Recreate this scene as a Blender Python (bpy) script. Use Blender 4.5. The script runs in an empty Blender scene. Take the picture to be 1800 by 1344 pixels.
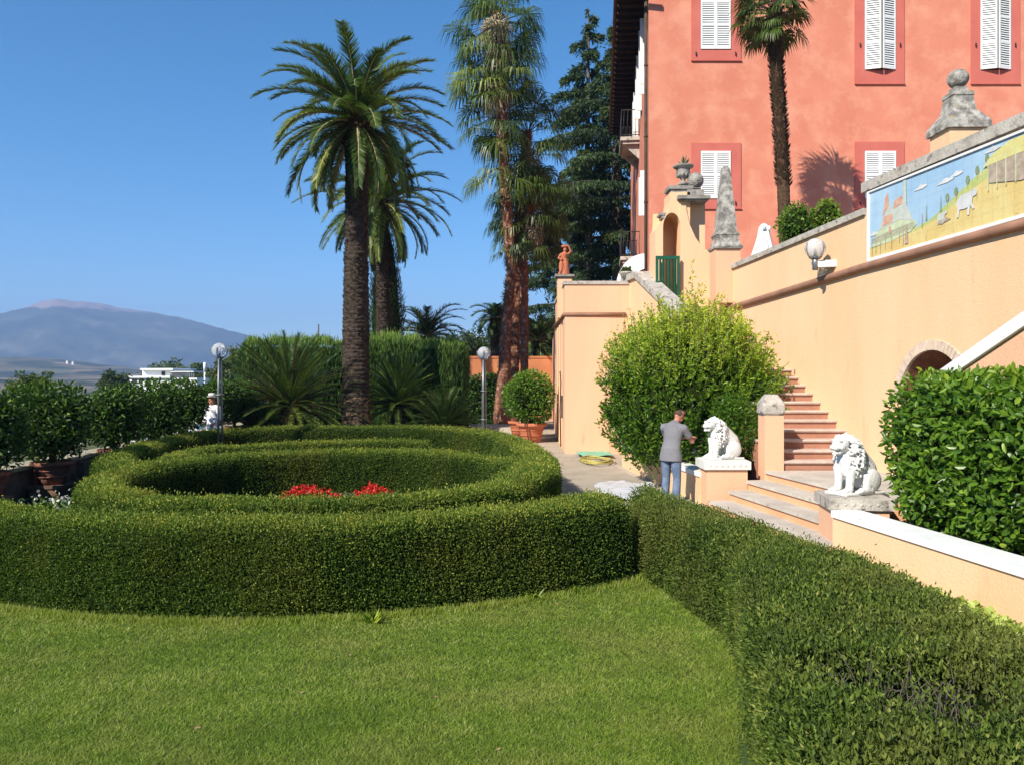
import bpy, math, random
import numpy as np
from mathutils import Vector, Matrix

# ------------------------------------------------------------------ camera, sky, sun
SC = bpy.context.scene
F, HZ, H = 1400.0, 655.0, 2.4          # focal length and horizon of the photograph in its pixels, eye height
SUN_EL, SUN_AZ = math.radians(37.5), math.radians(41)   # azimuth measured left of "behind the camera"
cam_d = bpy.data.cameras.new('camera'); cam = bpy.data.objects.new('camera', cam_d)
SC.collection.objects.link(cam); SC.camera = cam
cam.location = (0, 0, H); cam.rotation_euler = (math.radians(90), 0, 0)
cam_d.sensor_width = 36; cam_d.lens = 36 * F / 1800; cam_d.shift_y = -17 / 1800
cam_d.clip_start = .1; cam_d.clip_end = 20000
W = bpy.data.worlds.new('World'); SC.world = W; W.use_nodes = True
sky = W.node_tree.nodes.new('ShaderNodeTexSky'); sky.sky_type = 'NISHITA'; sky.sun_disc = False
sdir = Vector((-math.sin(SUN_AZ) * math.cos(SUN_EL), -math.cos(SUN_AZ) * math.cos(SUN_EL), math.sin(SUN_EL)))
sky.sun_elevation = SUN_EL; sky.sun_rotation = math.atan2(sdir.x, sdir.y)
sky.altitude = 300; sky.air_density = .85; sky.dust_density = 0; sky.ozone_density = 5.0
hs = W.node_tree.nodes.new('ShaderNodeHueSaturation'); hs.inputs['Hue'].default_value = .493; hs.inputs['Saturation'].default_value = 1.25; hs.inputs['Value'].default_value = 1.0
W.node_tree.links.new(sky.outputs[0], hs.inputs['Color']); W.node_tree.links.new(hs.outputs[0], W.node_tree.nodes['Background'].inputs[0])
W.node_tree.nodes['Background'].inputs[1].default_value = .096
sun_d = bpy.data.lights.new('sun', 'SUN'); sun = bpy.data.objects.new('sun', sun_d)
SC.collection.objects.link(sun); sun_d.energy = 4.6; sun_d.angle = math.radians(.5); sun_d.color = (1, .93, .81)
sun.rotation_euler = sdir.to_track_quat('Z', 'Y').to_euler(); sun.location = (-20, -10, 30)
SC.view_settings.view_transform = 'Standard'; SC.view_settings.look = 'None'
SC.view_settings.exposure = 0.88; SC.view_settings.gamma = 1; SC.view_settings.use_curve_mapping = False
SC.cycles.max_bounces = 8; SC.cycles.transparent_max_bounces = 8; SC.cycles.volume_bounces = 0
SC.cycles.use_denoising = True

COL = SC.collection
rng = np.random.default_rng(7); random.seed(7)

# ------------------------------------------------------------------ helpers
def at(px, py, Y): return np.array([(px - 900) / F * Y, Y, H + (HZ - py) / F * Y])
def gp(px, py, z=0.):
    Y = F * (H - z) / (py - HZ); return np.array([(px - 900) / F * Y, Y, z])
def nrm(a): return a / (np.linalg.norm(a, axis=-1, keepdims=True) + 1e-9)
_nd = rng.normal(size=(24, 3)); _np = rng.uniform(0, 6.28, 24)
def wob(P, s=1.0, k=0):
    P = np.atleast_2d(P); r = 0
    for i in range(6): r = r + np.sin(P @ _nd[(i + k) % 24] * s * (1 + .35 * i) + _np[(i + k) % 24])
    return r / 3.0

class MB:
    def __init__(s): s.ch = []
    def add(s, V, Fc, mat=0, smooth=False, tint=None):
        V = np.asarray(V, float).reshape(-1, 3)
        s.ch.append((V, Fc, mat, smooth, tint)); return s
    def box(s, c, d, rz=0, mat=0, top=(1, 1)):
        x, y, z = [q / 2 for q in d]
        V = np.array([(-x, -y, -z), (x, -y, -z), (x, y, -z), (-x, y, -z), (-x * top[0], -y * top[1], z), (x * top[0], -y * top[1], z), (x * top[0], y * top[1], z), (-x * top[0], y * top[1], z)])
        if rz: c_, s_ = math.cos(rz), math.sin(rz); V = V @ np.array([[c_, s_, 0], [-s_, c_, 0], [0, 0, 1]])
        return s.add(V + np.array(c), [(0, 3, 2, 1), (4, 5, 6, 7), (0, 1, 5, 4), (1, 2, 6, 5), (2, 3, 7, 6), (3, 0, 4, 7)], mat)
    def bb(s, x0, x1, y0, y1, z0, z1, mat=0): return s.box(((x0 + x1) / 2, (y0 + y1) / 2, (z0 + z1) / 2), (x1 - x0, y1 - y0, z1 - z0), 0, mat)
    def ext(s, pts, vec, mat=0, smooth=False):
        P = np.array(pts, float); n = len(P); V = np.vstack([P, P + np.array(vec, float)])
        fs = [tuple(range(n))[::-1], tuple(range(n, 2 * n))] + [(i, (i + 1) % n, n + (i + 1) % n, n + i) for i in range(n)]
        return s.add(V, fs, mat, smooth)
    def loft(s, rings, mat=0, smooth=True, cap=True, closed=True, tint=None):
        k = len(rings[0]); m = len(rings); V = np.vstack(rings); fs = []
        kk = k if closed else k - 1
        for j in range(m - 1):
            for i in range(kk): a = j * k + i; b = j * k + (i + 1) % k; fs.append((a, b, b + k, a + k))
        if cap and closed: fs.append(tuple(range(k))[::-1]); fs.append(tuple(range((m - 1) * k, m * k)))
        return s.add(V, fs, mat, smooth, tint)
    def tube(s, pts, r, n=8, mat=0, cap=True, sq=1.0, smooth=True, up=None):
        P = np.array(pts, float); m = len(P); r = np.ones(m) * r if np.isscalar(r) else np.array(r, float)
        T = np.gradient(P, axis=0); T = nrm(T); u = np.array(up if up is not None else (0, 0, 1.))
        if up is None and abs(T[0] @ u) > .9: u = np.array((0, 1., 0))
        rings = []; a = np.arange(n) * 2 * math.pi / n
        for i in range(m):
            u = u - T[i] * (u @ T[i]); u = u / (np.linalg.norm(u) + 1e-9); w = np.cross(T[i], u)
            rings.append(P[i] + r[i] * (np.cos(a)[:, None] * w + sq * np.sin(a)[:, None] * u))
        return s.loft(rings, mat, smooth, cap)
    def lathe(s, prof, c=(0, 0, 0), n=24, mat=0, smooth=True, sx=1, sy=1):
        a = np.arange(n) * 2 * math.pi / n
        rings = [np.stack([c[0] + r * sx * np.cos(a), c[1] + r * sy * np.sin(a), np.full(n, c[2] + z)], 1) for r, z in prof]
        return s.loft(rings, mat, smooth, True)
    def ell(s, c, r, R=None, nu=12, nv=8, mat=0):
        rings = []; a = np.arange(nu) * 2 * math.pi / nu
        for j in range(nv + 1):
            t = math.pi * (j * .98 + .01 * nv) / nv - math.pi / 2
            p = np.stack([r[0] * math.cos(t) * np.cos(a), r[1] * math.cos(t) * np.sin(a), np.full(nu, r[2] * math.sin(t))], 1)
            if R is not None: p = p @ np.array(R).T
            rings.append(p + np.array(c))
        return s.loft(rings, mat, True, True)
    def cone(s, a, b, ra, rb, n=10, mat=0):   # capsule-like limb
        a = np.array(a, float); b = np.array(b, float)
        s.tube([a, a * .5 + b * .5, b], [ra, (ra + rb) / 2, rb], n, mat); s.ell(a, (ra,) * 3, None, n, 6, mat); return s.ell(b, (rb,) * 3, None, n, 6, mat)
    def leaves(s, P, A, L, Wd, fold=.25, mat=0, droop=0., tint=None):
        n = len(P)
        if n == 0: return s
        A = nrm(A); R = rng.normal(size=(n, 3)); S = nrm(np.cross(A, R)); Nn = np.cross(S, A)
        L = (np.ones(n) * L * rng.uniform(.7, 1.25, n))[:, None]; Wd = (np.ones(n) * Wd * rng.uniform(.75, 1.2, n))[:, None]
        mid = P + A * L * .45 + Nn * Wd * fold
        tip = P + A * L - Nn * L * droop
        V = np.stack([P, mid + S * Wd / 2, tip, mid - S * Wd / 2], 1).reshape(-1, 3)
        Fc = np.arange(4 * n).reshape(n, 4)
        t = rng.uniform(0, 1, n) if tint is None else tint
        return s.add(V, Fc, mat, False, np.repeat(t, 4))
    def leaves2(s, P, A, L, Wd, fold=.22, mat=0, droop=.1, tint=None):
        n = len(P); A = nrm(A); R = rng.normal(size=(n, 3)); S = nrm(np.cross(A, R)); Nn = np.cross(S, A)
        L = (np.ones(n) * L * rng.uniform(.6, 1.25, n))[:, None]; Wd = (np.ones(n) * Wd * rng.uniform(.75, 1.2, n))[:, None]
        c = Nn * L * droop
        a1 = P + A * L * .28 + Nn * Wd * fold * .8; a2 = P + A * L * .68 + Nn * Wd * fold * .7 - c * .4; T = P + A * L - c
        V = np.stack([P, a1 + S * Wd * .42, a2 + S * Wd * .44, T, a2 - S * Wd * .44, a1 - S * Wd * .42], 1).reshape(-1, 3); i = 6 * np.arange(n)[:, None]
        t = rng.uniform(0, 1, n) if tint is None else tint
        return s.add(V, np.vstack([i + [0, 1, 2, 3], i + [0, 3, 4, 5]]), mat, False, np.repeat(t, 6))
    def blades(s, B, T_, S, w, mat=0, tint=None, taper=.15):   # strips from B to T_ with side vector S
        n = len(B); w = (np.ones(n) * w)[:, None]
        V = np.stack([B - S * w / 2, B + S * w / 2, T_ + S * w * taper / 2, T_ - S * w * taper / 2], 1).reshape(-1, 3)
        t = rng.uniform(0, 1, n) if tint is None else tint
        return s.add(V, np.arange(4 * n).reshape(n, 4), mat, False, np.repeat(t, 4))
    def tris(s):
        Vs = []; Ts = []; o = 0
        for V, Fc, *_ in s.ch:
            Vs.append(V)
            for f in Fc:
                for i in range(1, len(f) - 1): Ts.append((o + f[0], o + f[i], o + f[i + 1]))
            o += len(V)
        return np.vstack(Vs), np.array(Ts)
    def sample(s, n):
        V, T = s.tris(); a, b, c = V[T[:, 0]], V[T[:, 1]], V[T[:, 2]]
        cr = np.cross(b - a, c - a); cr = cr * (1 if np.einsum('ij,ij->', a - V.mean(0), cr) > 0 else -1); ar = np.linalg.norm(cr, axis=1) / 2
        i = rng.choice(len(T), n, p=ar / ar.sum()); u = np.sqrt(rng.uniform(0, 1, n))[:, None]; v = rng.uniform(0, 1, n)[:, None]
        return (1 - u) * a[i] + u * (1 - v) * b[i] + u * v * c[i], nrm(cr[i])
    def area(s):
        V, T = s.tris(); return float(np.linalg.norm(np.cross(V[T[:, 1]] - V[T[:, 0]], V[T[:, 2]] - V[T[:, 0]]), axis=1).sum() / 2)
    def build(s, name, mats, parent=None, o=(0, 0, 0), remesh=0, local=False):
        mats = mats if isinstance(mats, (list, tuple)) else [mats]
        V = np.vstack([c[0] for c in s.ch]) - np.array((0, 0, 0) if local else o, float)
        li, ls, lt, mi, sm = [], [], [], [], []; vo = 0; lo = 0; tint = np.full(len(V), .5)
        for v, f, m, smo, t in s.ch:
            if isinstance(f, np.ndarray):
                k = f.shape[1]; li.append((f + vo).ravel()); ls.append(lo + np.arange(len(f)) * k); lt.append(np.full(len(f), k)); lo += f.size; nf = len(f)
            else:
                cnt = np.array([len(q) for q in f]); li.append(np.array([x for q in f for x in q]) + vo)
                ls.append(lo + np.concatenate([[0], np.cumsum(cnt)[:-1]])); lt.append(cnt); lo += cnt.sum(); nf = len(f)
            mi.append(np.full(nf, m)); sm.append(np.full(nf, smo))
            if t is not None: tint[vo:vo + len(v)] = t
            vo += len(v)
        li, ls, mi, sm = map(np.concatenate, (li, ls, mi, sm))
        me = bpy.data.meshes.new(name)
        me.vertices.add(len(V)); me.vertices.foreach_set('co', V.astype(np.float32).ravel())
        me.loops.add(len(li)); me.loops.foreach_set('vertex_index', li.astype(np.int32))
        me.polygons.add(len(ls)); me.polygons.foreach_set('loop_start', ls.astype(np.int32))
        me.update(calc_edges=True)
        me.polygons.foreach_set('material_index', mi.astype(np.int32)); me.polygons.foreach_set('use_smooth', sm.astype(bool))
        at_ = me.attributes.new('tint', 'FLOAT', 'POINT'); at_.data.foreach_set('value', tint.astype(np.float32))
        for m in mats: me.materials.append(m)
        me.update()
        ob = bpy.data.objects.new(name, me); COL.objects.link(ob)
        if parent is None: ob.location = o
        else: ob.parent = parent
        if remesh:
            md = ob.modifiers.new('remesh', 'REMESH'); md.mode = 'VOXEL'; md.voxel_size = remesh; md.use_smooth_shade = True
            sm_ = ob.modifiers.new('smooth', 'SMOOTH'); sm_.factor = .5; sm_.iterations = 2
        return ob

def tag(o, label=None, cat=None, group=None, kind=None):
    if label: o['label'] = label
    if cat: o['category'] = cat
    if group: o['group'] = group
    if kind: o['kind'] = kind
    return o
def thing(name, label, cat, loc=(0, 0, 0), rz=0, group=None):
    o = bpy.data.objects.new(name, None); COL.objects.link(o); o.location = loc; o.rotation_euler = (0, 0, rz); o.empty_display_size = .2
    return tag(o, label, cat, group)
def dup(root, loc, rz=0, label=None, sc=1.0, group=None):
    r = root.copy(); COL.objects.link(r); r.location = loc; r.rotation_euler = (0, 0, rz); r.scale = (sc,) * 3 if np.isscalar(sc) else sc
    if label: r['label'] = label
    if group: r['group'] = group
    for ch in list(root.children):
        c = ch.copy(); COL.objects.link(c); c.parent = r
        for g in ch.children:
            d = g.copy(); COL.objects.link(d); d.parent = c
    return r

# ------------------------------------------------------------------ materials
def nt(name):
    m = bpy.data.materials.new(name); m.use_nodes = True; t = m.node_tree
    return m, t, t.nodes, t.links, t.nodes['Principled BSDF']
def noise(N, Lk, scale, detail=4, src=None, rough=.55):
    n = N.new('ShaderNodeTexNoise'); n.inputs['Scale'].default_value = scale; n.inputs['Detail'].default_value = detail; n.inputs['Roughness'].default_value = rough
    if src: Lk.new(src, n.inputs['Vector'])
    return n.outputs['Fac']
def ramp(N, Lk, src, stops):
    r = N.new('ShaderNodeValToRGB'); Lk.new(src, r.inputs[0]); e = r.color_ramp.elements
    while len(e) < len(stops): e.new(.5)
    for i, (p, c) in enumerate(stops): e[i].position = p; e[i].color = (*c, 1) if len(c) == 3 else c
    return r.outputs[0]
def mix(N, Lk, fac, a, b, mode='MIX'):
    x = N.new('ShaderNodeMix'); x.data_type = 'RGBA'; x.blend_type = mode
    for s_, v in ((x.inputs[0], fac), (x.inputs[6], a), (x.inputs[7], b)):
        if hasattr(v, 'links') or hasattr(v, 'is_linked'): Lk.new(v, s_)
        else: s_.default_value = v if np.isscalar(v) else (*v, 1)
    return x.outputs[2]
def pmat(name, c1, c2=None, rough=.85, scale=2.5, lo=.35, hi=.65, c3=None, s3=14, lo3=.6, hi3=.72, bump=.25, bs=40, spec=.3, metal=0, fine=.12, coord='Object', stretch=None, weather=None):
    m, t, N, Lk, P = nt(name)
    tc = N.new('ShaderNodeTexCoord'); v = tc.outputs[coord]
    if stretch:
        mp = N.new('ShaderNodeMapping'); mp.inputs['Scale'].default_value = stretch; Lk.new(v, mp.inputs[0]); vs = mp.outputs[0]
    else: vs = v
    c2 = c2 or tuple(x * .8 for x in c1)
    col = ramp(N, Lk, noise(N, Lk, scale, 6, vs), [(lo, c1), (hi, c2)])
    if c3: col = mix(N, Lk, ramp(N, Lk, noise(N, Lk, s3, 6, vs, .65), [(lo3, (0, 0, 0)), (hi3, (1, 1, 1))]), col, c3)
    fn = ramp(N, Lk, noise(N, Lk, bs * 1.3, 3, v), [(.3, (1 - fine,) * 3), (.7, (1 + fine * .0 + 1e-3,) * 3)])
    col = mix(N, Lk, 1.0, col, fn, 'MULTIPLY')
    Lk.new(col, P.inputs['Base Color']); P.inputs['Roughness'].default_value = rough; P.inputs['Specular IOR Level'].default_value = spec; P.inputs['Metallic'].default_value = metal
    if weather:      # rain streaks, hairline cracks and splashed dirt along the foot
        mp2 = N.new('ShaderNodeMapping'); mp2.inputs['Scale'].default_value = (3.2, 3.2, .16); Lk.new(v, mp2.inputs[0])
        st_ = ramp(N, Lk, noise(N, Lk, 2.2, 5, mp2.outputs[0], .62), [(.52, (0, 0, 0)), (.80, (.55, .55, .55))]); col = mix(N, Lk, st_, col, weather)
        vo = N.new('ShaderNodeTexVoronoi'); vo.feature = 'DISTANCE_TO_EDGE'; vo.inputs['Scale'].default_value = .55; mpd = N.new('ShaderNodeVectorMath'); mpd.operation = 'ADD'; nn_ = N.new('ShaderNodeTexNoise'); nn_.inputs['Scale'].default_value = 2.5; nn_.inputs['Detail'].default_value = 5
        Lk.new(v, nn_.inputs['Vector']); Lk.new(v, mpd.inputs[0]); Lk.new(nn_.outputs['Color'], mpd.inputs[1]); Lk.new(mpd.outputs[0], vo.inputs['Vector'])
        cm = ramp(N, Lk, vo.outputs['Distance'], [(.0, (1, 1, 1)), (.006, (0, 0, 0))]); cz = ramp(N, Lk, noise(N, Lk, .9, 3, v), [(.52, (0, 0, 0)), (.62, (.55, .55, .55))]); col = mix(N, Lk, mix(N, Lk, 1.0, cm, cz, 'MULTIPLY'), col, tuple(x * .45 for x in weather))
        ge = N.new('ShaderNodeNewGeometry'); sx_ = N.new('ShaderNodeSeparateXYZ'); Lk.new(ge.outputs['Position'], sx_.inputs[0]); ad_ = N.new('ShaderNodeMath'); ad_.operation = 'MULTIPLY_ADD'; Lk.new(noise(N, Lk, 3.5, 6, v, .65), ad_.inputs[0]); ad_.inputs[1].default_value = -.75; Lk.new(sx_.outputs['Z'], ad_.inputs[2])
        bm = N.new('ShaderNodeMapRange'); bm.inputs[1].default_value = -.12; bm.inputs[2].default_value = -.40; bm.inputs[4].default_value = .6; Lk.new(ad_.outputs[0], bm.inputs[0]); col = mix(N, Lk, bm.outputs[0], col, tuple(x * .7 for x in weather))
    if bump:
        b = N.new('ShaderNodeBump'); b.inputs['Strength'].default_value = bump; b.inputs['Distance'].default_value = .02
        Lk.new(noise(N, Lk, bs, 5, v), b.inputs['Height']); Lk.new(b.outputs[0], P.inputs['Normal'])
    return m
def leafmat(name, stops, rough=.45, trans=.3, patch=None, ps=1.2, plo=.45, phi=.7, spec=.4, tgain=1.6):
    m, t, N, Lk, P = nt(name)
    a = N.new('ShaderNodeAttribute'); a.attribute_name = 'tint'
    col = ramp(N, Lk, a.outputs['Fac'], stops)
    tc = N.new('ShaderNodeTexCoord')
    if patch: col = mix(N, Lk, ramp(N, Lk, noise(N, Lk, ps, 4, tc.outputs['Object'], .6), [(plo, (0, 0, 0)), (phi, (.85, .85, .85))]), col, mix(N, Lk, .55, col, patch))
    Lk.new(col, P.inputs['Base Color']); P.inputs['Roughness'].default_value = rough; P.inputs['Specular IOR Level'].default_value = spec
    if trans:
        tr = N.new('ShaderNodeBsdfTranslucent'); g = mix(N, Lk, 1.0, col, (tgain, tgain * 1.05, tgain * .5), 'MULTIPLY'); Lk.new(g, tr.inputs[0])
        ms = N.new('ShaderNodeMixShader'); ms.inputs[0].default_value = trans
        Lk.new(P.outputs[0], ms.inputs[1]); Lk.new(tr.outputs[0], ms.inputs[2]); Lk.new(ms.outputs[0], N['Material Output'].inputs[0])
    return m

M = {}
M['pink'] = pmat('pink_stucco', (.68, .248, .158), (.60, .200, .128), .9, .75, .32, .68, (.71, .305, .20), 1.1, .46, .66, .4, 25, fine=.14, weather=(.55, .21, .15))
M['pink_trim'] = pmat('red_painted_surround', (.58, .158, .118), (.52, .13, .10), .85, 1.2, bump=.15)
M['peach'] = pmat('peach_stucco', (.82, .555, .34), (.77, .485, .275), .9, .8, .3, .7, (.60, .37, .22), 2.6, .60, .80, .3, 30, fine=.09, stretch=(1.2, 1.2, .22), weather=(.52, .36, .24))
M['peach_tower'] = pmat('salmon_stucco', (.80, .48, .305), (.74, .42, .255), .9, .9, .3, .7, (.58, .30, .19), 2.6, .60, .80, .3, 30, fine=.09, stretch=(1.2, 1.2, .25), weather=(.50, .31, .21))
M['mould'] = pmat('brown_moulding', (.36, .19, .12), (.27, .14, .09), .85, 3, bump=.3)
M['travertine'] = pmat('weathered_travertine', (.58, .53, .46), (.40, .36, .31), .85, 4, .35, .7, (.10, .09, .08), 7, .54, .70, .6, 30, fine=.25)
M['whitecap'] = pmat('white_marble_cap', (.82, .82, .80), (.74, .74, .72), .6, 3, .4, .7, (.30, .31, .32), 12, .66, .74, .2, 40, fine=.06)
M['lionstone'] = pmat('white_cast_stone', (.78, .77, .73), (.66, .65, .61), .8, 6, .4, .7, (.30, .28, .25), 11, .60, .74, .5, 60, fine=.2)
M['lichen'] = pmat('lichen_stone', (.52, .49, .43), (.20, .185, .165), .9, 6.5, .40, .62, (.40, .30, .09), 5, .60, .72, .8, 24, fine=.35)
M['greystone'] = pmat('grey_stone', (.40, .37, .33), (.22, .20, .18), .9, 4, .35, .65, (.07, .065, .06), 8, .58, .7, .6, 26, fine=.25)
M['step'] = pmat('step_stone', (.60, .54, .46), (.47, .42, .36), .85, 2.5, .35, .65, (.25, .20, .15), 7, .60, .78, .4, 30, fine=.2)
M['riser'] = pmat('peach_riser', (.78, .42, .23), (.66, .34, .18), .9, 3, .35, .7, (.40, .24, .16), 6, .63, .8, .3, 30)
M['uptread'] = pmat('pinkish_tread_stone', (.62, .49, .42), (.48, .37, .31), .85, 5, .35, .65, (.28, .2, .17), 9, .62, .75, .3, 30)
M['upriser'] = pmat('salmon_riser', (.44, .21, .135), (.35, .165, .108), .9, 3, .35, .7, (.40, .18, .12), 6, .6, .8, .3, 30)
M['shaded_terracotta'] = pmat('shrub_shaded_terracotta', (.26, .11, .07), (.18, .08, .055), .95, 5, .4, .65, (.36, .26, .18), 6, .60, .75, .4, 30, fine=.2)  # shade of the shrubs put into the darker colour of the left-row pots
M['terracotta'] = pmat('terracotta', (.52, .17, .085), (.42, .13, .07), .85, 6, .4, .7, (.55, .36, .27), 7, .62, .8, .3, 40)
M['brick'] = pmat('brick_face', (.72, .58, .45), (.56, .42, .31), .9, 8, bump=.4)
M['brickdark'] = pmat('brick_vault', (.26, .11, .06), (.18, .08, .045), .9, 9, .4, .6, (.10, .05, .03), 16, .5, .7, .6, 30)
M['green_paint'] = pmat('green_paint', (.008, .10, .05), (.006, .075, .04), .45, 3, bump=.05, spec=.5)
M['white_paint'] = pmat('white_paint', (.78, .78, .76), (.70, .70, .68), .55, 3, bump=.05, fine=.04)
M['darkgap'] = pmat('dark_interior', (.05, .045, .04), bump=0, fine=.05)
M['soffit'] = pmat('dark_timber', (.055, .028, .022), (.035, .02, .016), .85, 4, bump=.3)
M['tile'] = pmat('roof_tile', (.42, .18, .10), (.30, .13, .08), .9, 3, bump=.4)
M['iron'] = pmat('dark_iron', (.035, .035, .04), bump=0, rough=.5, fine=.05)
M['steel'] = pmat('grey_steel', (.26, .27, .28), (.20, .21, .22), .42, 3, bump=0, metal=.5, spec=.5)
M['canvas'] = pmat('white_canvas', (.84, .84, .84), (.78, .78, .78), .8, 2, bump=.05, fine=.03)
M['gravel'] = pmat('pale_gravel', (.56, .49, .39), (.46, .39, .30), .95, 1.4, .35, .65, (.30, .25, .19), 45, .55, .66, .9, 60, fine=.35)
M['slab'] = pmat('stone_paving', (.50, .44, .35), (.40, .35, .28), .9, 3, bump=.4)
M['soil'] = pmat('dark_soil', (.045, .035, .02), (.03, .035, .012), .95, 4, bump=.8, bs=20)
M['lawnbase'] = pmat('lawn_soil', (.075, .12, .025), (.055, .095, .02), .95, 3, .35, .65, (.11, .12, .045), 1.3, .6, .8, .6, 60, fine=.4)
M['oldwall'] = pmat('old_plaster', (.30, .17, .11), (.20, .11, .075), .95, 2, .35, .65, (.10, .07, .05), 4, .52, .7, .5, 18, fine=.25)
M['oldcap'] = pmat('mossy_coping', (.45, .40, .30), (.33, .31, .20), .95, 4, bump=.5)
M['orangewall'] = pmat('orange_plaster', (.58, .23, .10), (.45, .17, .08), .95, 1, .35, .65, bump=.3)
M['bark_date'] = pmat('date_palm_bark', (.085, .060, .042), (.045, .032, .024), .95, 7, .35, .65, (.17, .12, .085), 14, .6, .72, 1.0, 16, fine=.4)
M['bark_cut'] = pmat('cut_leaf_bases', (.50, .31, .18), (.30, .18, .10), .95, 9, bump=.8)
M['bark_red'] = pmat('red_fan_palm_bark', (.28, .11, .06), (.15, .065, .04), .95, 5, .35, .65, (.36, .25, .18), 8, .52, .62, .8, 20)
M['bark_brown'] = pmat('brown_bark', (.10, .07, .05), (.06, .045, .032), .95, 5, bump=.8, bs=18)
M['bark_grey'] = pmat('grey_bark', (.13, .11, .09), (.07, .06, .05), .95, 3, bump=.8, bs=12)
M['husk'] = pmat('palm_husk', (.11, .06, .03), (.05, .03, .018), .95, 12, bump=.6)
M['pale_scar'] = pmat('pale_cut_scar', (.55, .42, .26), (.42, .30, .18), .9, 20, bump=.3)
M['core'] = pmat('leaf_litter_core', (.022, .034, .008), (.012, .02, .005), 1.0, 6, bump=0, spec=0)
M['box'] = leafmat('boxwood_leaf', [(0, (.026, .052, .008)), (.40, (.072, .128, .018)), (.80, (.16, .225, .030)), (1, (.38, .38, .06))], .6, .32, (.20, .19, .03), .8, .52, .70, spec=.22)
M['box_old'] = leafmat('boxwood_leaf_worn', [(0, (.028, .056, .010)), (.40, (.090, .140, .020)), (.80, (.18, .235, .034)), (1, (.34, .34, .09))], .6, .32, (.21, .19, .05), 1.1, spec=.25)
M['grass'] = leafmat('lawn_blade', [(0, (.088, .155, .014)), (.5, (.190, .278, .026)), (.85, (.30, .375, .05)), (1, (.46, .44, .17))], .55, .3, (.34, .30, .09), .8, .45, .72, .3)
M['laurel'] = leafmat('laurel_leaf', [(0, (.030, .085, .008)), (.5, (.105, .205, .018)), (.85, (.23, .35, .032)), (1, (.38, .47, .06))], .36, .35, spec=.4)
M['shoot'] = leafmat('young_yellow_green_leaf', [(0, (.055, .12, .012)), (.5, (.17, .26, .022)), (1, (.42, .46, .07))], .38, .35, spec=.45)
M['citrus'] = leafmat('dark_glossy_leaf', [(0, (.016, .046, .007)), (.55, (.055, .115, .016)), (.9, (.13, .22, .028)), (1, (.27, .36, .06))], .5, .28, spec=.3)
M['palm'] = leafmat('date_palm_leaflet', [(0, (.024, .055, .016)), (.5, (.085, .145, .030)), (1, (.32, .34, .06))], .45, .28, spec=.35)
M['palm_dry'] = leafmat('dry_palm_leaf', [(0, (.16, .12, .05)), (.5, (.36, .30, .18)), (1, (.66, .58, .44))], .8, .25)
M['fan'] = leafmat('fan_palm_leaf', [(0, (.026, .052, .012)), (.5, (.080, .125, .024)), (1, (.28, .33, .07))], .4, .3, spec=.4)
M['cycad'] = leafmat('cycad_leaflet', [(0, (.016, .050, .009)), (.5, (.060, .125, .018)), (1, (.19, .27, .035))], .42, .2, spec=.35)
M['needle'] = leafmat('cedar_needle', [(0, (.012, .034, .012)), (.5, (.042, .080, .022)), (1, (.13, .17, .04))], .6, .18)
M['cypress'] = leafmat('cypress_spray', [(0, (.02, .06, .012)), (.6, (.065, .135, .02)), (1, (.19, .29, .04))], .6, .15)
M['tree'] = leafmat('tree_leaf', [(0, (.025, .050, .012)), (.6, (.060, .095, .022)), (1, (.14, .16, .04))], .5, .25)
M['lighttree'] = leafmat('pale_tree_leaf', [(0, (.04, .075, .014)), (.6, (.10, .14, .025)), (1, (.20, .22, .05))], .5, .3)
M['vine'] = leafmat('pale_vine_leaf', [(0, (.14, .22, .04)), (.5, (.34, .42, .09)), (1, (.6, .65, .25))], .5, .35)
M['whiteflower'] = leafmat('white_petal', [(0, (.5, .5, .5)), (1, (.85, .85, .85))], .6, .3)
M['redflower'] = leafmat('red_petal', [(0, (.42, .008, .008)), (.6, (.72, .02, .015)), (1, (.85, .07, .05))], .5, .25, tgain=1.0)
M['succulent'] = leafmat('agave_blade', [(0, (.08, .11, .06)), (1, (.26, .28, .15))], .5, .1)
M['wall_lump'] = M['travertine']
def globe_glass():
    m, t, N, Lk, P = nt('clear_globe_glass')
    P.inputs['Base Color'].default_value = (.8, .84, .88, 1); P.inputs['Roughness'].default_value = .08; P.inputs['Transmission Weight'].default_value = .62; P.inputs['IOR'].default_value = 1.06; P.inputs['Specular IOR Level'].default_value = 1.0
    return m
M['globe'] = globe_glass()
M['skin'] = pmat('skin', (.50, .22, .14), (.46, .19, .12), .6, 8, bump=.05, fine=.05)
M['hair'] = pmat('short_dark_hair', (.12, .07, .045), (.08, .048, .032), .8, 30, bump=.6, bs=150)
M['tshirt'] = pmat('grey_cotton', (.21, .205, .22), (.185, .18, .195), .9, 4, bump=1.0, bs=7, fine=.08)
M['jeans'] = pmat('faded_denim', (.10, .15, .25), (.18, .23, .32), .9, 7, .4, .65, bump=.5, bs=12, fine=.12)
M['shoe'] = pmat('dark_shoe', (.03, .03, .035), bump=.1)
M['whitecloth'] = pmat('white_clothes', (.80, .80, .82), (.74, .74, .77), .85, 5, bump=.4, bs=10)
M['straw'] = pmat('white_straw_hat', (.74, .72, .66), bump=.3)
M['hose_y'] = pmat('yellow_hose', (.52, .46, .12), (.36, .31, .09), .5, 4, bump=.1)
M['tarp_g'] = pmat('green_plastic_sheet', (.18, .50, .36), (.12, .40, .28), .4, 4, bump=.3, bs=8, spec=.5)
M['sheet'] = pmat('white_plastic_sheet', (.62, .64, .68), (.52, .54, .58), .45, 4, bump=.3, bs=8, spec=.5)

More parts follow.
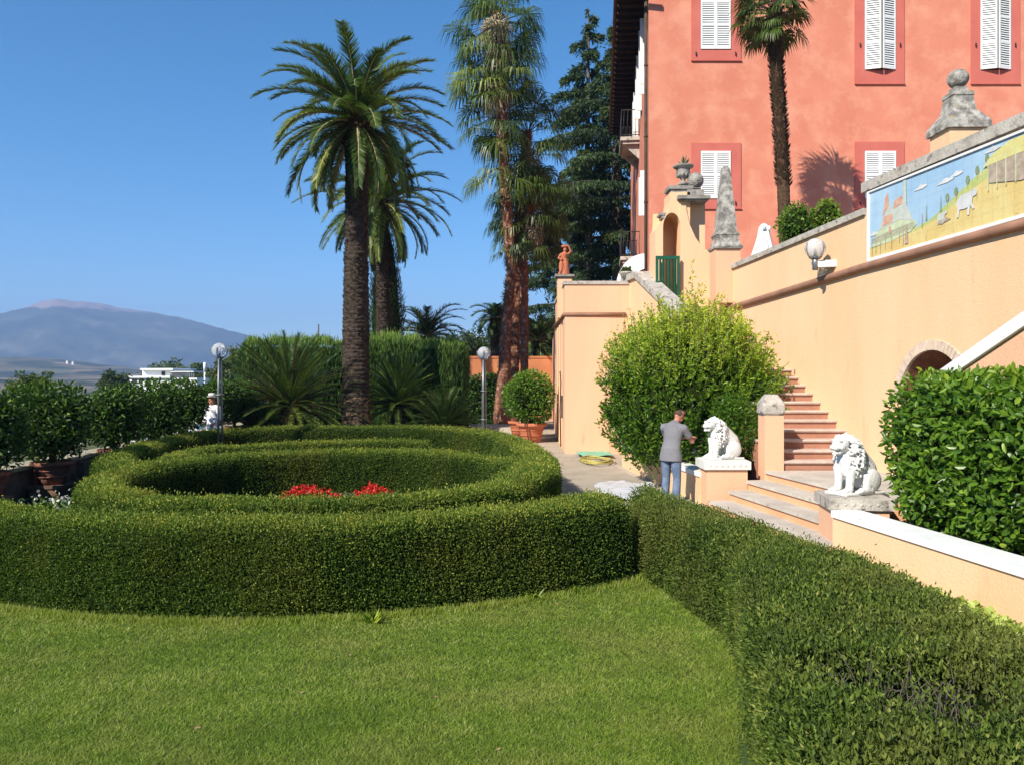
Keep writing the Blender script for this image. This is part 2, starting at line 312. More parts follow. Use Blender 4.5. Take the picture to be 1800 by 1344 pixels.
# ------------------------------------------------------------------ ground, terrain, mountain, haze
def lerp_tab(x, tab):
    xs, ys = zip(*tab); return np.interp(x, xs, ys)
def smooth(t): t = np.clip(t, 0, 1); return t * t * (3 - 2 * t)
def make_terrain():
    az = np.concatenate([np.arange(-180, -42, 3.), np.arange(-42, 6, .2), np.arange(6, 181, 3.)])
    rr = np.concatenate([[0, 5, 10], np.geomspace(14, 500, 36), np.geomspace(520, 6900, 140)])
    R, A = np.meshgrid(rr, np.radians(az)); X = R * np.sin(A); Y = R * np.cos(A)
    px = 900 + F * np.tan(np.clip(A, -1.3, 1.3))
    z = lerp_tab(R, [(0, -.7), (14, -.7), (30, -1.2), (60, -4), (110, -8), (300, -17), (800, -19), (1500, -11), (2300, 2), (3000, -4), (3600, 0), (9000, 0)])
    P = np.stack([X.ravel() / 260, Y.ravel() / 260, np.zeros(X.size)], 1)
    n1 = wob(P, 1.0).reshape(X.shape); n2 = wob(P * 3.1, 1.0, 5).reshape(X.shape)
    z += smooth((R - 300) / 800) * (n1 * 5 + n2 * 2.0)
    hill = lerp_tab(px, [(-400, 40), (0, 42), (110, 36), (200, 20), (300, 4), (500, 0)])
    z += hill * np.exp(-((R - 2500) / 420.) ** 2)
    ridge = lerp_tab(px, [(-2500, 640), (-500, 640), (-300, 622), (-120, 594), (0, 568), (45, 557), (75, 548), (100, 543), (128, 546), (150, 546), (178, 548), (205, 554), (235, 557), (270, 560), (330, 569), (400, 586), (440, 594), (470, 602), (550, 622), (700, 640), (1400, 645), (3000, 645)])
    zr = (HZ - ridge) / F * 5200 * np.where(np.abs(A) < 1.2, 1, .5) + H
    t = smooth((R - 3500) / 1700.); back = 1 - smooth((R - 5200) / 3000.)
    prof = np.where(R < 5200, t ** 1.15, back)
    Q = np.stack([px.ravel() / 40 + R.ravel() / 420, px.ravel() / 90, R.ravel() / 260], 1)
    rav = (wob(Q, 1., 3) * .6 + wob(Q * 2.6, 1., 9) * .4).reshape(X.shape)
    amp = np.where(R < 5200, 1, .3) * smooth((R - 3500) / 600) * (1 - smooth((R - 4900) / 300)) 
    z += prof * zr + rav * 24 * amp
    na, nr = X.shape; V = np.stack([X.ravel(), Y.ravel(), z.ravel()], 1)
    i = np.arange(na - 1)[:, None] * nr + np.arange(nr - 1)[None]; i = i.ravel()
    fc = np.stack([i, i + nr, i + nr + 1, i + 1], 1)
    m, t_, N, Lk, Pb = nt('valley_and_mountain')
    g = N.new('ShaderNodeNewGeometry'); sx = N.new('ShaderNodeSeparateXYZ'); Lk.new(g.outputs['Position'], sx.inputs[0])
    ln = N.new('ShaderNodeVectorMath'); ln.operation = 'LENGTH'; Lk.new(g.outputs['Position'], ln.inputs[0])
    vor = N.new('ShaderNodeTexVoronoi'); vor.inputs['Scale'].default_value = .0075; Lk.new(g.outputs['Position'], vor.inputs['Vector'])
    fields = ramp(N, Lk, vor.outputs['Color'], [(0, (.26, .19, .11)), (.35, (.16, .12, .075)), (.55, (.10, .11, .05)), (.8, (.24, .18, .12)), (1, (.13, .13, .06))])
    forest = ramp(N, Lk, noise(N, Lk, .02, 6, g.outputs['Position']), [(.4, (.020, .032, .016)), (.62, (.05, .06, .03))])
    fz = ramp(N, Lk, noise(N, Lk, .006, 5, g.outputs['Position']), [(.47, (0, 0, 0)), (.56, (1, 1, 1))])
    low = mix(N, Lk, fz, fields, forest)
    mr = N.new('ShaderNodeMapRange'); mr.inputs[1].default_value = 3450; mr.inputs[2].default_value = 3900; Lk.new(ln.outputs['Value'], mr.inputs[0])
    mt = ramp(N, Lk, noise(N, Lk, .004, 6, g.outputs['Position']), [(.38, (.018, .032, .022)), (.55, (.06, .07, .045)), (.70, (.15, .14, .10))])
    col = mix(N, Lk, mr.outputs[0], low, mt)
    nz = noise(N, Lk, .006, 5, g.outputs['Position'])
    ad = N.new('ShaderNodeMath'); ad.operation = 'MULTIPLY_ADD'; Lk.new(nz, ad.inputs[0]); ad.inputs[1].default_value = 130; Lk.new(sx.outputs['Z'], ad.inputs[2])
    mr2 = N.new('ShaderNodeMapRange'); mr2.inputs[1].default_value = 405; mr2.inputs[2].default_value = 418; Lk.new(ad.outputs[0], mr2.inputs[0])
    col = mix(N, Lk, mr2.outputs[0], col, (.27, .20, .18))
    mn = N.new('ShaderNodeMapRange'); mn.inputs[1].default_value = 90; mn.inputs[2].default_value = 40; Lk.new(ln.outputs['Value'], mn.inputs[0])
    col = mix(N, Lk, mn.outputs[0], col, (.05, .075, .02))
    Lk.new(col, Pb.inputs['Base Color']); Pb.inputs['Roughness'].default_value = 1; Pb.inputs['Specular IOR Level'].default_value = 0
    global TV; TV = V
    mb = MB(); mb.add(V, fc[:, ::-1], 0, True)
    return tag(mb.build('terrain', m), 'wide valley and long blue mountain ridge with a bare top', 'terrain', kind='structure')
make_terrain()

def haze():
    m = bpy.data.materials.new('haze_air'); m.use_nodes = True; t = m.node_tree; N = t.nodes; N.remove(N['Principled BSDF'])
    v = N.new('ShaderNodeVolumePrincipled'); v.inputs['Color'].default_value = (.40, .60, 1.0, 1); v.inputs['Density'].default_value = HAZE_D; v.inputs['Anisotropy'].default_value = .0
    t.links.new(v.outputs[0], N['Material Output'].inputs['Volume'])
    mb = MB(); mb.bb(-7000, 7000, -7000, 7000, -40, 560)
    tag(mb.build('haze', m), 'thin blue air over the far valley and mountain', 'haze', kind='stuff')
HAZE_D = .00023
haze()

def sheet(name, pts, z, mat, label):
    mb = MB(); P = [(x, y, z) for x, y in pts]; mb.add(P, [tuple(range(len(P)))])
    return tag(mb.build(name, mat), label, name.replace('_', ' '), kind='structure')
# garden plateau: a slab with a real edge at the left parapet
mb = MB(); mb.bb(-9.75, 24, -6, 60, -1.6, 0)
tag(mb.build('ground', M['gravel']), 'pale gravel ground of the garden', 'ground', kind='structure')
RC = (-2.8, 14.0)
arc = lambda c, r, a0, a1, n: [(c[0] + r * math.sin(math.radians(a)), c[1] - r * math.cos(math.radians(a))) for a in np.linspace(a0, a1, n)]
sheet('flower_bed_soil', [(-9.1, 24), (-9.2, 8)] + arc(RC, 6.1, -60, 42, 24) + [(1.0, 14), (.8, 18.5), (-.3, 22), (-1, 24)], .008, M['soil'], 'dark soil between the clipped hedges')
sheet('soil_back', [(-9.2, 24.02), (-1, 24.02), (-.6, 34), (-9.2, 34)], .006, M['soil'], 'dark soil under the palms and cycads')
lawn_poly = [(-9.4, -5), (2.2, -5), (2.2, 9.3), (2.0, 10.6), (1.5, 10.7), (1.3, 10.0)] + arc(RC, 6.2, 42, -62, 30) + [(-9.4, 9.5)]
sheet('lawn', lawn_poly, .004, M['lawnbase'], 'short green lawn in front of the hedges')
sheet('path', [(.95, 22), (1.25, 29.5), (-1.2, 29.5), (-.6, 23)], .004, M['slab'], 'pale stone paving beside the tower wall')

sheet('gap_shade', [(1.15, 9.9), (2.15, 10.5), (2.3, 13.2), (1.2, 13.6)], .009, M['soil'], 'dark strip painted as hedge shade in the gap between the two near hedges')  # dark sheet laid over the gravel to paint in the hedge shade
# lawn grass
def in_poly(x, y, poly):
    ins = np.zeros(len(x), bool); n = len(poly)
    for i in range(n):
        x1, y1 = poly[i]; x2, y2 = poly[(i + 1) % n]
        c = ((y1 > y) != (y2 > y)); ins ^= c & (x < (x2 - x1) * (y - y1) / (y2 - y1 + 1e-12) + x1)
    return ins
def grass():
    mb = MB(); n = 750000
    Y = 4.2 + (10.2 - 4.2) * rng.uniform(0, 1, n) ** 1.35; X = rng.uniform(-1, 1, n) * (Y * .66 + .4)
    k = in_poly(X, Y, lawn_poly) & (X < np.interp(Y, [4, 4.9, 6, 7.07, 8, 9, 10], [1.25, 1.4, 1.7, 2.0, 1.9, 1.65, 1.6])) & (np.hypot(X - RC[0], Y - RC[1]) > 6.28)
    X, Y = X[k], Y[k]; n = len(X); B = np.stack([X, Y, np.full(n, .003)], 1)
    a = rng.uniform(0, 6.28, n); cl = wob(B, 6) * .5
    h = rng.uniform(.010, .026, n) * (1 + .25 * cl)
    lean = rng.uniform(.3, 2.2, n) * h; T_ = B + np.stack([np.cos(a) * lean, np.sin(a) * lean, h], 1)
    b = rng.uniform(0, 6.28, n); S = np.stack([np.cos(b), np.sin(b), 0 * b], 1)
    tint = np.clip(.46 + .25 * rng.normal(size=n) + .10 * wob(B, 1.6) + .13 * wob(B, 11, 4), 0, 1)
    mb.blades(B, T_, S, rng.uniform(.0045, .0080, n) * (Y / 7), 0, tint, .25)
    # longer tufts along the foot of the hedge
    m_ = 14000; t = rng.uniform(math.radians(-48), math.radians(44), m_); r = 6.36 + np.abs(rng.normal(0, .05, m_))
    B = np.stack([RC[0] + r * np.sin(t), RC[1] - r * np.cos(t), np.full(m_, .003)], 1); h = rng.uniform(.03, .085, m_); a = rng.uniform(0, 6.28, m_)
    T_ = B + np.stack([np.cos(a) * h * .5, np.sin(a) * h * .5, h], 1); b = rng.uniform(0, 6.28, m_)
    mb.blades(B, T_, np.stack([np.cos(b), np.sin(b), 0 * b], 1), .007, 0, rng.uniform(.4, 1, m_), .2)
    tag(mb.build('grass', M['grass']), 'short green grass blades of the front lawn', 'grass', kind='stuff')
grass()

# ------------------------------------------------------------------ the long retaining wall with the mural
def wx(Y, off=0., x0=8.152, s=-.12): return x0 + s * Y - off
def wp(Y, z, off=0., x0=8.152, s=-.12): return (wx(Y, off, x0, s), Y, z)
def upx(px, x0=8.152, s=-.12): t = (px - 900) / F; return x0 / (t - s)      # Y where the column px meets the wall
def wpoly(mb, pts, off0, off1, mat=0, x0=8.152, s=-.12):
    n = len(pts); V = [wp(Y, z, off0, x0, s) for Y, z in pts] + [wp(Y, z, off1, x0, s) for Y, z in pts]
    fs = [tuple(range(n)), tuple(range(2 * n - 1, n - 1, -1))] + [(i, n + i, n + (i + 1) % n, (i + 1) % n) for i in range(n)]
    mb.add(V, fs, mat)
wall = thing('retaining_wall', 'tall peach plastered retaining wall with stone coping and a brick arch', 'wall', (6.4, 14, 0))
mb = MB(); ac, ar, asz = 12.58, .84, 1.93
archpts = [(ac - ar, 0)] + [(ac - ar * math.cos(t), asz + ar * math.sin(t)) for t in np.linspace(0, math.pi, 25)] + [(ac + ar, 0)]
wpoly(mb, [(7.2, 0)] + archpts + [(21.9, 0), (21.9, 5.02), (14.42, 5.26), (14.42, 5.66), (7.2, 5.72)], 0, -.45)
mb.build('wall', M['peach'], wall, (6.4, 14, 0))
mb = MB()   # copings
wpoly(mb, [(14.44, 5.262), (14.44, 5.38), (21.9, 5.14), (21.9, 5.022)], .06, -.5)
wpoly(mb, [(7.2, 5.722), (7.2, 5.90), (14.48, 5.84), (14.48, 5.662)], .07, -.5)
mb.build('coping', M['travertine'], wall, (6.4, 14, 0))
mb = MB(); mY = [(20.9, 4.06), (19.5, 4.11), (17, 4.21), (14.5, 4.31), (12, 4.37), (7.3, 4.44)]
mb.tube([wp(Y, z, .03) for Y, z in mY], .075, 10)
mb.build('moulding', M['mould'], wall, (6.4, 14, 0))
mb = MB()   # brick voussoirs round the arch, each course a tapered block
nb = 34
for i in range(nb):
    t0, t1 = math.pi * (i + .06) / nb, math.pi * (i + .94) / nb
    q = [(ac - r * math.cos(t), asz + r * math.sin(t)) for r, t in ((ar - .01, t0), (ar + .15, t0), (ar + .15, t1), (ar - .01, t1))]
    wpoly(mb, q, .03, -.25)
mb.build('brick_arch', M['brick'], wall, (6.4, 14, 0))
mb = MB(); rg = []
for d in (-.02, -1.5):
    rg.append(np.array([wp(ac - (ar - .012) * math.cos(t), asz + (ar - .012) * math.sin(t), d) for t in np.linspace(0, math.pi, 25)]))
mb.loft(rg, 0, True, False, False)
V = [wp(Y, z, -1.5) for Y, z in archpts]; mb.add(V, [tuple(range(len(V)))])
mb.build('vault', M['brickdark'], wall, (6.4, 14, 0))

# terrace behind the wall (level 4.1) that carries the villa, and the tower terrace
mb = MB(); V = [(wx(21.9) + .45, 21.9), (wx(7.2) + .45, 7.2), (30, 7.2), (30, 29), (4.9, 29), (4.9, 24)]
mb.ext([(x, y, 3.6) for x, y in V], (0, 0, .5)); tag(mb.build('terrace', M['slab']), 'paved upper terrace in front of the villa', 'terrace', kind='structure')

tw = thing('terrace_wall', 'salmon plastered corner wall of the raised terrace with moulding and stone coping', 'wall', (1.6, 23.7, 0))
o = (1.6, 23.7, 0); mb = MB()
fr = [(1.57, 23.7), (3.42, 23.7), (4.6, 23.7), (4.6, 46), (2.2, 46), (1.9, 30.5)]
mb.ext([(1.57, 23.7, 0), (4.0, 23.7, 0), (4.0, 46, 0), (2.3, 46, 0), (1.66, 30.5, 0)], (0, 0, 4.1))
mb.ext([(1.57, 23.7, 4.1), (3.5, 23.7, 4.1), (3.5, 23.98, 4.1), (1.85, 23.98, 4.1), (1.95, 30.5, 4.1), (1.66, 30.5, 4.1)], (0, 0, .92))
mb.build('wall', M['peach_tower'], tw, o)
mb = MB(); mb.ext([(1.53, 23.66, 5.022), (3.5, 23.66, 5.022), (3.5, 24.02, 5.022), (1.89, 24.02, 5.022), (1.99, 30.5, 5.022), (1.62, 30.5, 5.022)], (0, 0, .10))
mb.build('coping', M['travertine'], tw, o)
mb = MB(); mb.tube([(1.60, 30.5, 4.13), (1.55, 23.68, 4.13), (3.38, 23.68, 4.13)], .06, 8); mb.build('moulding', M['mould'], tw, o)
mb = MB()
for yy, w in ((25.2, .1), (26.9, .06), (28.4, .1)): mb.bb(1.575 + (yy - 23.7) * .0132 - .03, 1.64 + (yy - 23.7) * .0132, yy, yy + w, .02, 4.0)
mb.build('pilaster_strip', M['peach'], tw, o)
mb = MB(); mb.bb(1.53, 1.60, 24.78, 24.84, 1.0, 1.7); mb.tube([(1.53, 24.9, .1), (1.5, 24.9, 1.2), (1.53, 24.9, 2.1), (1.5, 24.9, 2.45)], .02, 6)
mb.build('thin_pipe', M['bark_brown'], tw, o)  # thin pipes on the left side of the tower

# flight of stairs going up to the gate, its parapet and end pillar
SX = lambda Y: 6.35 - .12 * Y     # parapet line
st = thing('stone_stair', 'long straight salmon stair climbing between parapet and retaining wall', 'stairs', (5.3, 14.2, .66))
o = (5.3, 14.2, .66)
tr = MB(); rs = MB(); dz, dy = .165, .31
for k in range(20):
    Yk = 14.2 + dy * k + (1.1 if k > 10 else 0); z = .83 + dz * k; xl = SX(Yk) - .02; xr = wx(Yk) - .004; dl = dy + (1.1 if k == 10 else 0); xr2 = wx(Yk + dl) - .004
    z0 = .0 if k == 0 else z - dz - .05
    rs.ext([(xl + .02, Yk + .03, 0), (xr, Yk + .03, 0), (xr2, Yk + dl + .03, 0), (xl + .02 - .12 * dl, Yk + dl + .03, 0)], (0, 0, z - .056))
    L = dy + .035 if k not in (10, 19) else (1.5 if k == 10 else 1.5)
    rr = [np.array([(xx, Yk + b, z + a) for a, b in ((-.055, .02), (-.045, -.008), (-.02, -.02), (-.006, -.012), (0, .01), (0, L), (-.055, L))]) for xx in (xl, xr)]
    tr.loft(rr, 0, False, True)
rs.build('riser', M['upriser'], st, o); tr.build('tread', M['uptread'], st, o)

pp = thing('stair_parapet', 'peach sloping stair parapet with wide grey coping beside the green gate', 'parapet', (4.6, 14.4, 0)); o = (4.6, 14.4, 0)
prof = [(16.4, 1.95), (17.4, 2.6), (19.2, 3.62), (20.1, 4.04), (22.9, 5.12), (24.4, 5.12)]
mb = MB(); wpoly(mb, [(16.4, 0)] + prof + [(24.4, 0)], .02, -.26, 0, 6.35)
mb.build('wall', M['peach'], pp, o)
mb = MB(); lo_ = [(Y, z + .003) for Y, z in prof]; wpoly(mb, lo_ + [(Y, z + .19) for Y, z in prof[::-1]], .10, -.34, 0, 6.35)
mb.build('coping', M['travertine'], pp, o)

pl = thing('stair_pillar', 'short peach pillar with rounded weathered stone cap at the stair foot', 'pillar', (4.66, 14.36, 0)); o = (4.66, 14.36, 0)
mb = MB(); mb.bb(4.50, 4.84, 14.18, 14.56, 0, 1.64); mb.build('shaft', M['peach_tower'], pl, o)
mb = MB(); c = (4.67, 14.37, 1.642)
rg = []
for z, q in ((0, .18), (.04, .205), (.19, .205), (.21, .195), (.24, .185), (.35, .11), (.37, .09)):
    rg.append(np.array([(c[0] + q * math.copysign(abs(math.cos(t)) ** .22, math.cos(t)), c[1] + q * math.copysign(abs(math.sin(t)) ** .22, math.sin(t)), c[2] + z) for t in np.linspace(0, 2 * math.pi, 25)[:-1]]))
mb.loft(rg, 0, False); mb.build('cap', M['travertine'], pl, o)

# four wide lower steps between the lions, climbing towards the retaining wall
ls = thing('wide_step_flight', 'four wide grey stone steps between the two lion pedestals', 'steps', (4, 12, 0)); o = (4, 12, 0)
noses = [((3.44, 13.92), (4.07, 10.45)), ((3.80, 14.03), (4.42, 10.6)), ((4.15, 14.13), (4.76, 10.8)), ((4.50, 14.19), (5.12, 10.9))]
tr = MB(); rs = MB()
for k, (a, b) in enumerate(noses):
    z = .166 * (k + 1); nx, ny = 1, .0
    w = .42 if k < 3 else 2.6
    e = (a[0] + w, a[1] + (.1 if k < 3 else 0)); f_ = (b[0] + w, b[1])
    ins = .035
    rs.ext([(a[0] + ins, a[1], 0), (b[0] + ins, b[1], 0), (f_[0], f_[1], 0), (e[0], e[1], 0)], (0, 0, z - .05))
    tr.ext([(a[0], a[1], z - .048), (b[0], b[1], z - .048), (f_[0], f_[1], z - .048), (e[0], e[1], z - .048)], (0, 0, .048))
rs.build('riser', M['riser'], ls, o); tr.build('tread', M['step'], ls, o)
sheet('walkway', [(2.6, 21), (3.05, 14.6), (3.3, 11), (3.9, 7), (4.5, 2), (5.4, 2), (4.75, 7.3), (4.2, 10.8), (3.5, 14.3), (2.75, 21)], .004, M['slab'], 'pale stone walkway along the planter walls')

# planters
def planter(label, line, h, w, loc):
    t = thing('planter_wall', label, 'planter', loc); b = MB(); c = MB()
    (x0, y0), (x1, y1) = line; d = nrm(np.array([x1 - x0, y1 - y0])); n = np.array([-d[1], d[0]]);  n = n if n[0] > 0 else -n
    P = lambda p, q: (p[0] + n[0] * q, p[1] + n[1] * q)
    A, B_ = (x0, y0), (x1, y1)
    b.ext([(*P(A, 0), 0), (*P(B_, 0), 0), (*P(B_, .26), 0), (*P(A, .26), 0)], (0, 0, h)); b.build('wall', M['peach'], t, loc)
    c.ext([(*P(A, -.03), h + .002), (*P(B_, -.03), h + .002), (*P(B_, w), h + .002), (*P(A, w), h + .002)], (0, 0, .085)); c.build('cap', M['whitecap'], t, loc)
    return t
planter('low peach planter wall with long white cap below the right hand bush', ((4.20, 10.42), (5.30, 3.9)), .52, .36, (4.6, 8, 0))
planter('low peach planter wall with white cap beneath the tall yellow-green bush', ((3.44, 14.62), (2.80, 20.3)), .50, .30, (3.1, 17, 0))
mb = MB(); mb.ext([(4.4, 10.4, .3), (5.5, 3.9, .3), (7.4, 3.9, .3), (6.7, 10.6, .3)], (0, 0, .16)); mb.ext([(3.7, 14.7, .3), (3.06, 20.3, .3), (3.6, 23.6, .3), (4.1, 20.3, .3), (4.44, 14.7, .3)], (0, 0, .14))
tag(mb.build('planter_soil', M['soil']), 'dark planting soil behind the low planter walls', 'soil', kind='structure')
# parapet of the second stair at the far right
p2 = thing('stair_parapet', 'peach stair parapet with white coping rising to the right across the brick arch', 'parapet', (5.6, 10, 0)); o = (5.6, 10, 0)
mb = MB(); pr = [(10.95, 2.05), (8.0, 3.40)]; wpoly(mb, [(10.95, 0), (10.95, 2.05), (8.0, 3.40), (8.0, 0)], 0, -.25, 0, 6.95); mb.build('wall', M['peach_tower'], p2, o)
mb = MB(); wpoly(mb, [(10.98, 2.052), (7.98, 3.42), (7.98, 3.59), (10.98, 2.222)], .05, -.3, 0, 6.95); mb.build('coping', M['whitecap'], p2, o)

def pedestal(label, x0, x1, y0, y1, h, slab, loc, mat, rz=0):
    t = thing('lion_pedestal', label, 'pedestal', loc, rz)
    mb = MB(); mb.bb(x0, x1, y0, y1, 0, h); mb.build('block', M['peach_tower'], t)
    mb = MB(); mb.bb(x0 - .05, x1 + .05, y0 - .05, y1 + .05, h + .002, h + slab); mb.bb(x0 - .02, x1 + .02, y0 - .02, y1 + .02, h + slab, h + slab + .015)
    for i in range(7):
        x = x0 + (x1 - x0) * (i + .5) / 7
        mb.ell((x, y0 - .05, h + slab * .5), (.025, .012, .02), None, 8, 5)
    mb.build('slab', mat, t); return t
pedestal('peach pedestal with white slab under the left lion beside the gardener', -.36, .37, -.3, .3, .68, .145, (3.83, 14.5, 0), M['lionstone'])
pedestal('peach pedestal with grey carved slab under the nearer right lion', -.36, .36, -.32, .36, .60, .145, (4.62, 10.78, 0), M['greystone_light'] if 'greystone_light' in M else M['travertine'], math.radians(-7))

# ------------------------------------------------------------------ gate pier group at the stair head
ga = thing('gate_archway', 'peach gateway with narrow arch, stepped caps and sweeping shoulder above the stair', 'archway', (4.6, 22, 4)); o = (4.6, 22, 4)
def G(px, py, Y): p = at(px, py, Y); return (p[0], p[2])
def fp(mb, pts, Y0, Y1, mat=0):     # frontal polygon given by (x, z)
    mb.ext([(x, Y0, z) for x, z in pts], (0, Y1 - Y0, 0), mat)
Yg = 21.9
cx, sz = (1181 - 900) / F * Yg, H + (HZ - 400) / F * Yg; rx, rz_ = 15.5 / F * Yg, 26 / F * Yg
arcp = [(cx + rx * math.cos(t), sz + rz_ * math.sin(t)) for t in np.linspace(0, math.pi, 17)]
left = [G(*p, Yg) for p in ((1152, 404), (1160, 392), (1168, 384), (1176, 366), (1178, 352), (1178, 338))]
right = [G(*p, Yg) for p in ((1213, 338), (1213, 560))]
mb = MB(); fp(mb, [(left[0][0], 3.9)] + left + right + [(cx + rx, 3.9)] + arcp + [(cx - rx, 3.9)], Yg, Yg + .9)
fp(mb, [(cx - rx - .3, 3.9), (cx + rx + .05, 3.9), (cx + rx + .05, sz + .55), (cx - rx - .1, sz + .55)], Yg + .902, Yg + 1.0)
# main pier and concave shoulder
pr_ = [G(*p, 21.8) for p in ((1197, 352), (1206, 352), (1208, 372), (1214, 396), (1224, 418), (1236, 434), (1250, 444), (1256, 600), (1197, 600))]
fp(mb, [(x, max(z, 3.5)) for x, z in pr_], 21.86, 22.3)
pr_ = [G(*p, 22.0) for p in ((1203, 352), (1244, 352), (1244, 600), (1203, 600))]
fp(mb, [(x, max(z, 3.5)) for x, z in pr_], 22.302, 22.7)
mb.build('wall', M['peach'], ga, o)
mb = MB()
for px0, px1, y0, y1, Y, d in ((1192, 1249, 343, 349, 21.7, .75), (1196, 1245, 349, 353, 21.75, .65), (1176, 1219, 326, 332, 21.9, .7), (1179, 1216, 332, 338, 21.95, .6), (1160, 1176, 374, 378, 21.95, .5), (1163, 1173, 378, 384, 21.97, .4)):
    a = at(px0, y1, Y); b = at(px1, y0, Y); mb.bb(a[0], b[0], Y, Y + d, a[2], b[2])
a = at(1208, 343, 21.9); b = at(1238, 333, 21.9); mb.bb(a[0], b[0], 21.9, 22.3, a[2] + .002, b[2])
mb.build('cap', M['greystone'], ga, o)
gt = thing('green_gate', 'dark green slatted iron gate under the narrow arch', 'gate', (4.3, 21.7, 4)); o = (4.3, 21.7, 4)
a = at(1153, 555, 21.7); b = at(1195, 450, 21.7)
mb = MB(); y = 21.7
mb.bb(a[0], a[0] + .07, y, y + .05, a[2], b[2]); mb.bb(b[0] - .07, b[0], y, y + .05, a[2], b[2]); mb.bb(a[0] + .07, b[0] - .07, y + .002, y + .048, b[2] - .09, b[2]); mb.bb(a[0] + .07, b[0] - .07, y + .002, y + .048, a[2], a[2] + .3)
mb.build('frame', M['green_paint'], gt, o); mb = MB()
for i in range(6):
    x = a[0] + .12 + i * (b[0] - a[0] - .24) / 5; mb.box((x, y + .025, (a[2] + .3 + b[2] - .09) / 2), (.05, .022, b[2] - a[2] - .39), math.radians(28))
mb.build('slat', M['green_paint'], gt, o)

# obelisk, urn, carved ball, ball finials
def rect_loft(mb, c, rows, mat=0): # rows: (half, z)
    rg = [np.array([(c[0] + sx * q, c[1] + sy * q, c[2] + z) for sx, sy in ((-1, -1), (1, -1), (1, 1), (-1, 1))]) for q, z in rows]; mb.loft(rg, mat, False)
ob = thing('obelisk', 'tall mottled grey stone obelisk on a peach block beside the gate', 'obelisk', (5.57, 20.8, 5)); o = (5.57, 20.8, 5)
z0 = at(0, 440, 20.8)[2]
mb = MB(); rect_loft(mb, (5.57, 20.8, z0), [(.36, 0), (.37, .05), (.33, .10), (.30, .16), (.27, .28), (.285, .34), (.305, .37), (.30, .41), (.25, .42), (.10, 2.08), (.085, 2.14), (.02, 2.2)])
mb.build('shaft', M['lichen'], ob, o)
mb = MB(); mb.bb(5.57 - .33, 5.57 + .31, 20.5, 21.1, 4.2, z0 - .002); mb.build('block', M['peach_tower'], ob, o)
ur = thing('stone_urn', 'dark grey stone urn planted with a spiky agave on the gateway top', 'urn', at(1201, 326, 22.2)); c = at(1201, 326, 22.2)
mb = MB(); mb.lathe([(.02, 0), (.14, 0), (.14, .05), (.07, .09), (.05, .14), (.09, .19), (.17, .25), (.20, .33), (.185, .42), (.20, .45), (.27, .49), (.29, .53), (.27, .55), (.22, .54)])
for i in range(10):
    t = i * .628; mb.ell((.17 * math.cos(t), .17 * math.sin(t), .28), (.04, .04, .07), None, 8, 5)
mb.build('bowl', M['greystone'], ur)
n = 16; mb = MB(); t = rng.uniform(0, 6.28, n); el = rng.uniform(.5, 1.45, n); A = np.stack([np.cos(t) * np.cos(el), np.sin(t) * np.cos(el), np.sin(el)], 1)
mb.leaves(np.tile([0, 0, .52], (n, 1)) + A * .04, A, .28, .05, .1); mb.build('agave', M['succulent'], ur)
def ball(name, label, cat, c, r, rows, loc_block=None):
    t = thing(name, label, cat, c); mb = MB()
    if rows: rect_loft(mb, (0, 0, 0), rows)
    zt = rows[-1][1] if rows else 0
    mb.ell((0, 0, zt + r * .93), (r, r, r * .97), None, 24, 16); return t, mb
c = at(1222, 333, 22.1)
t, mb = ball('carved_stone_ball', 'dark scaly carved stone ball beside the urn on the gateway pier', 'stone ball', c, .22, [(.13, 0), (.10, .03)])
for i in range(260):
    u = rng.normal(size=3); u /= np.linalg.norm(u); mb.ell(np.array([0, 0, .03 + .205]) + u * .205, (.028, .028, .028), None, 6, 4)
mb.build('ball', M['greystone'], t)
Yf = upx(1684, 9.14); c = at(1684, 222, Yf); sc = Yf / F
t, mb = ball('ball_finial', 'large grey stone ball finial on stepped pedestal above the mural', 'finial', (c[0], Yf, c[2] - .1), 17.5 * sc, [(.36, -.02), (.355, .10), (.32, .16), (.26, .24), (.20, .32), (.165, .56), (.18, .58), (.175, .64), (.115, .66), (.10, .74)])
mb.build('finial', M['lichen'], t)
mb = MB(); mb.box((0, 0, -.42), (.62, .62, .796)); mb.build('block', M['peach'], t)
t, mb = ball('ball_finial', 'smaller grey stone ball finial against the lower shuttered window', 'finial', (at(1562, 330, 15.4)[0], 15.4, 5.35), .125, [(.30, 0), (.29, .12), (.24, .2), (.16, .42), (.13, .55), (.06, .57)])
mb.build('finial', M['lichen'], t)

# ------------------------------------------------------------------ villa
vl = thing('villa', 'large pink stuccoed villa with white louvred shutters and deep dark eaves', 'villa', (4.97, 29, 4.1)); o = (4.97, 29, 4.1)
CX, CY = 4.971, 29.0; ZT = 16.45
sd = nrm(np.array([.111, 1.0])); so = np.array([-sd[1], sd[0]])
def sp(s_, out, z): p = np.array([CX, CY]) + sd * s_ + so * out; return (p[0], p[1], z)
mb = MB(); e = sp(17, 0, 0)
mb.ext([(CX, CY, 3.9), (26, CY, 3.9), (26, 47, 3.9), (e[0], e[1], 3.9)], (0, 0, ZT - 3.9)); mb.build('wall', M['pink'], vl, o)
mb = MB(); a = sp(-.55, 1.15, ZT); b = sp(18.2, 1.15, ZT)
mb.ext([(a[0], a[1], ZT + .002), (28, a[1], ZT + .002), (28, 48, ZT + .002), (b[0], b[1], ZT + .002)], (0, 0, .16), 0)
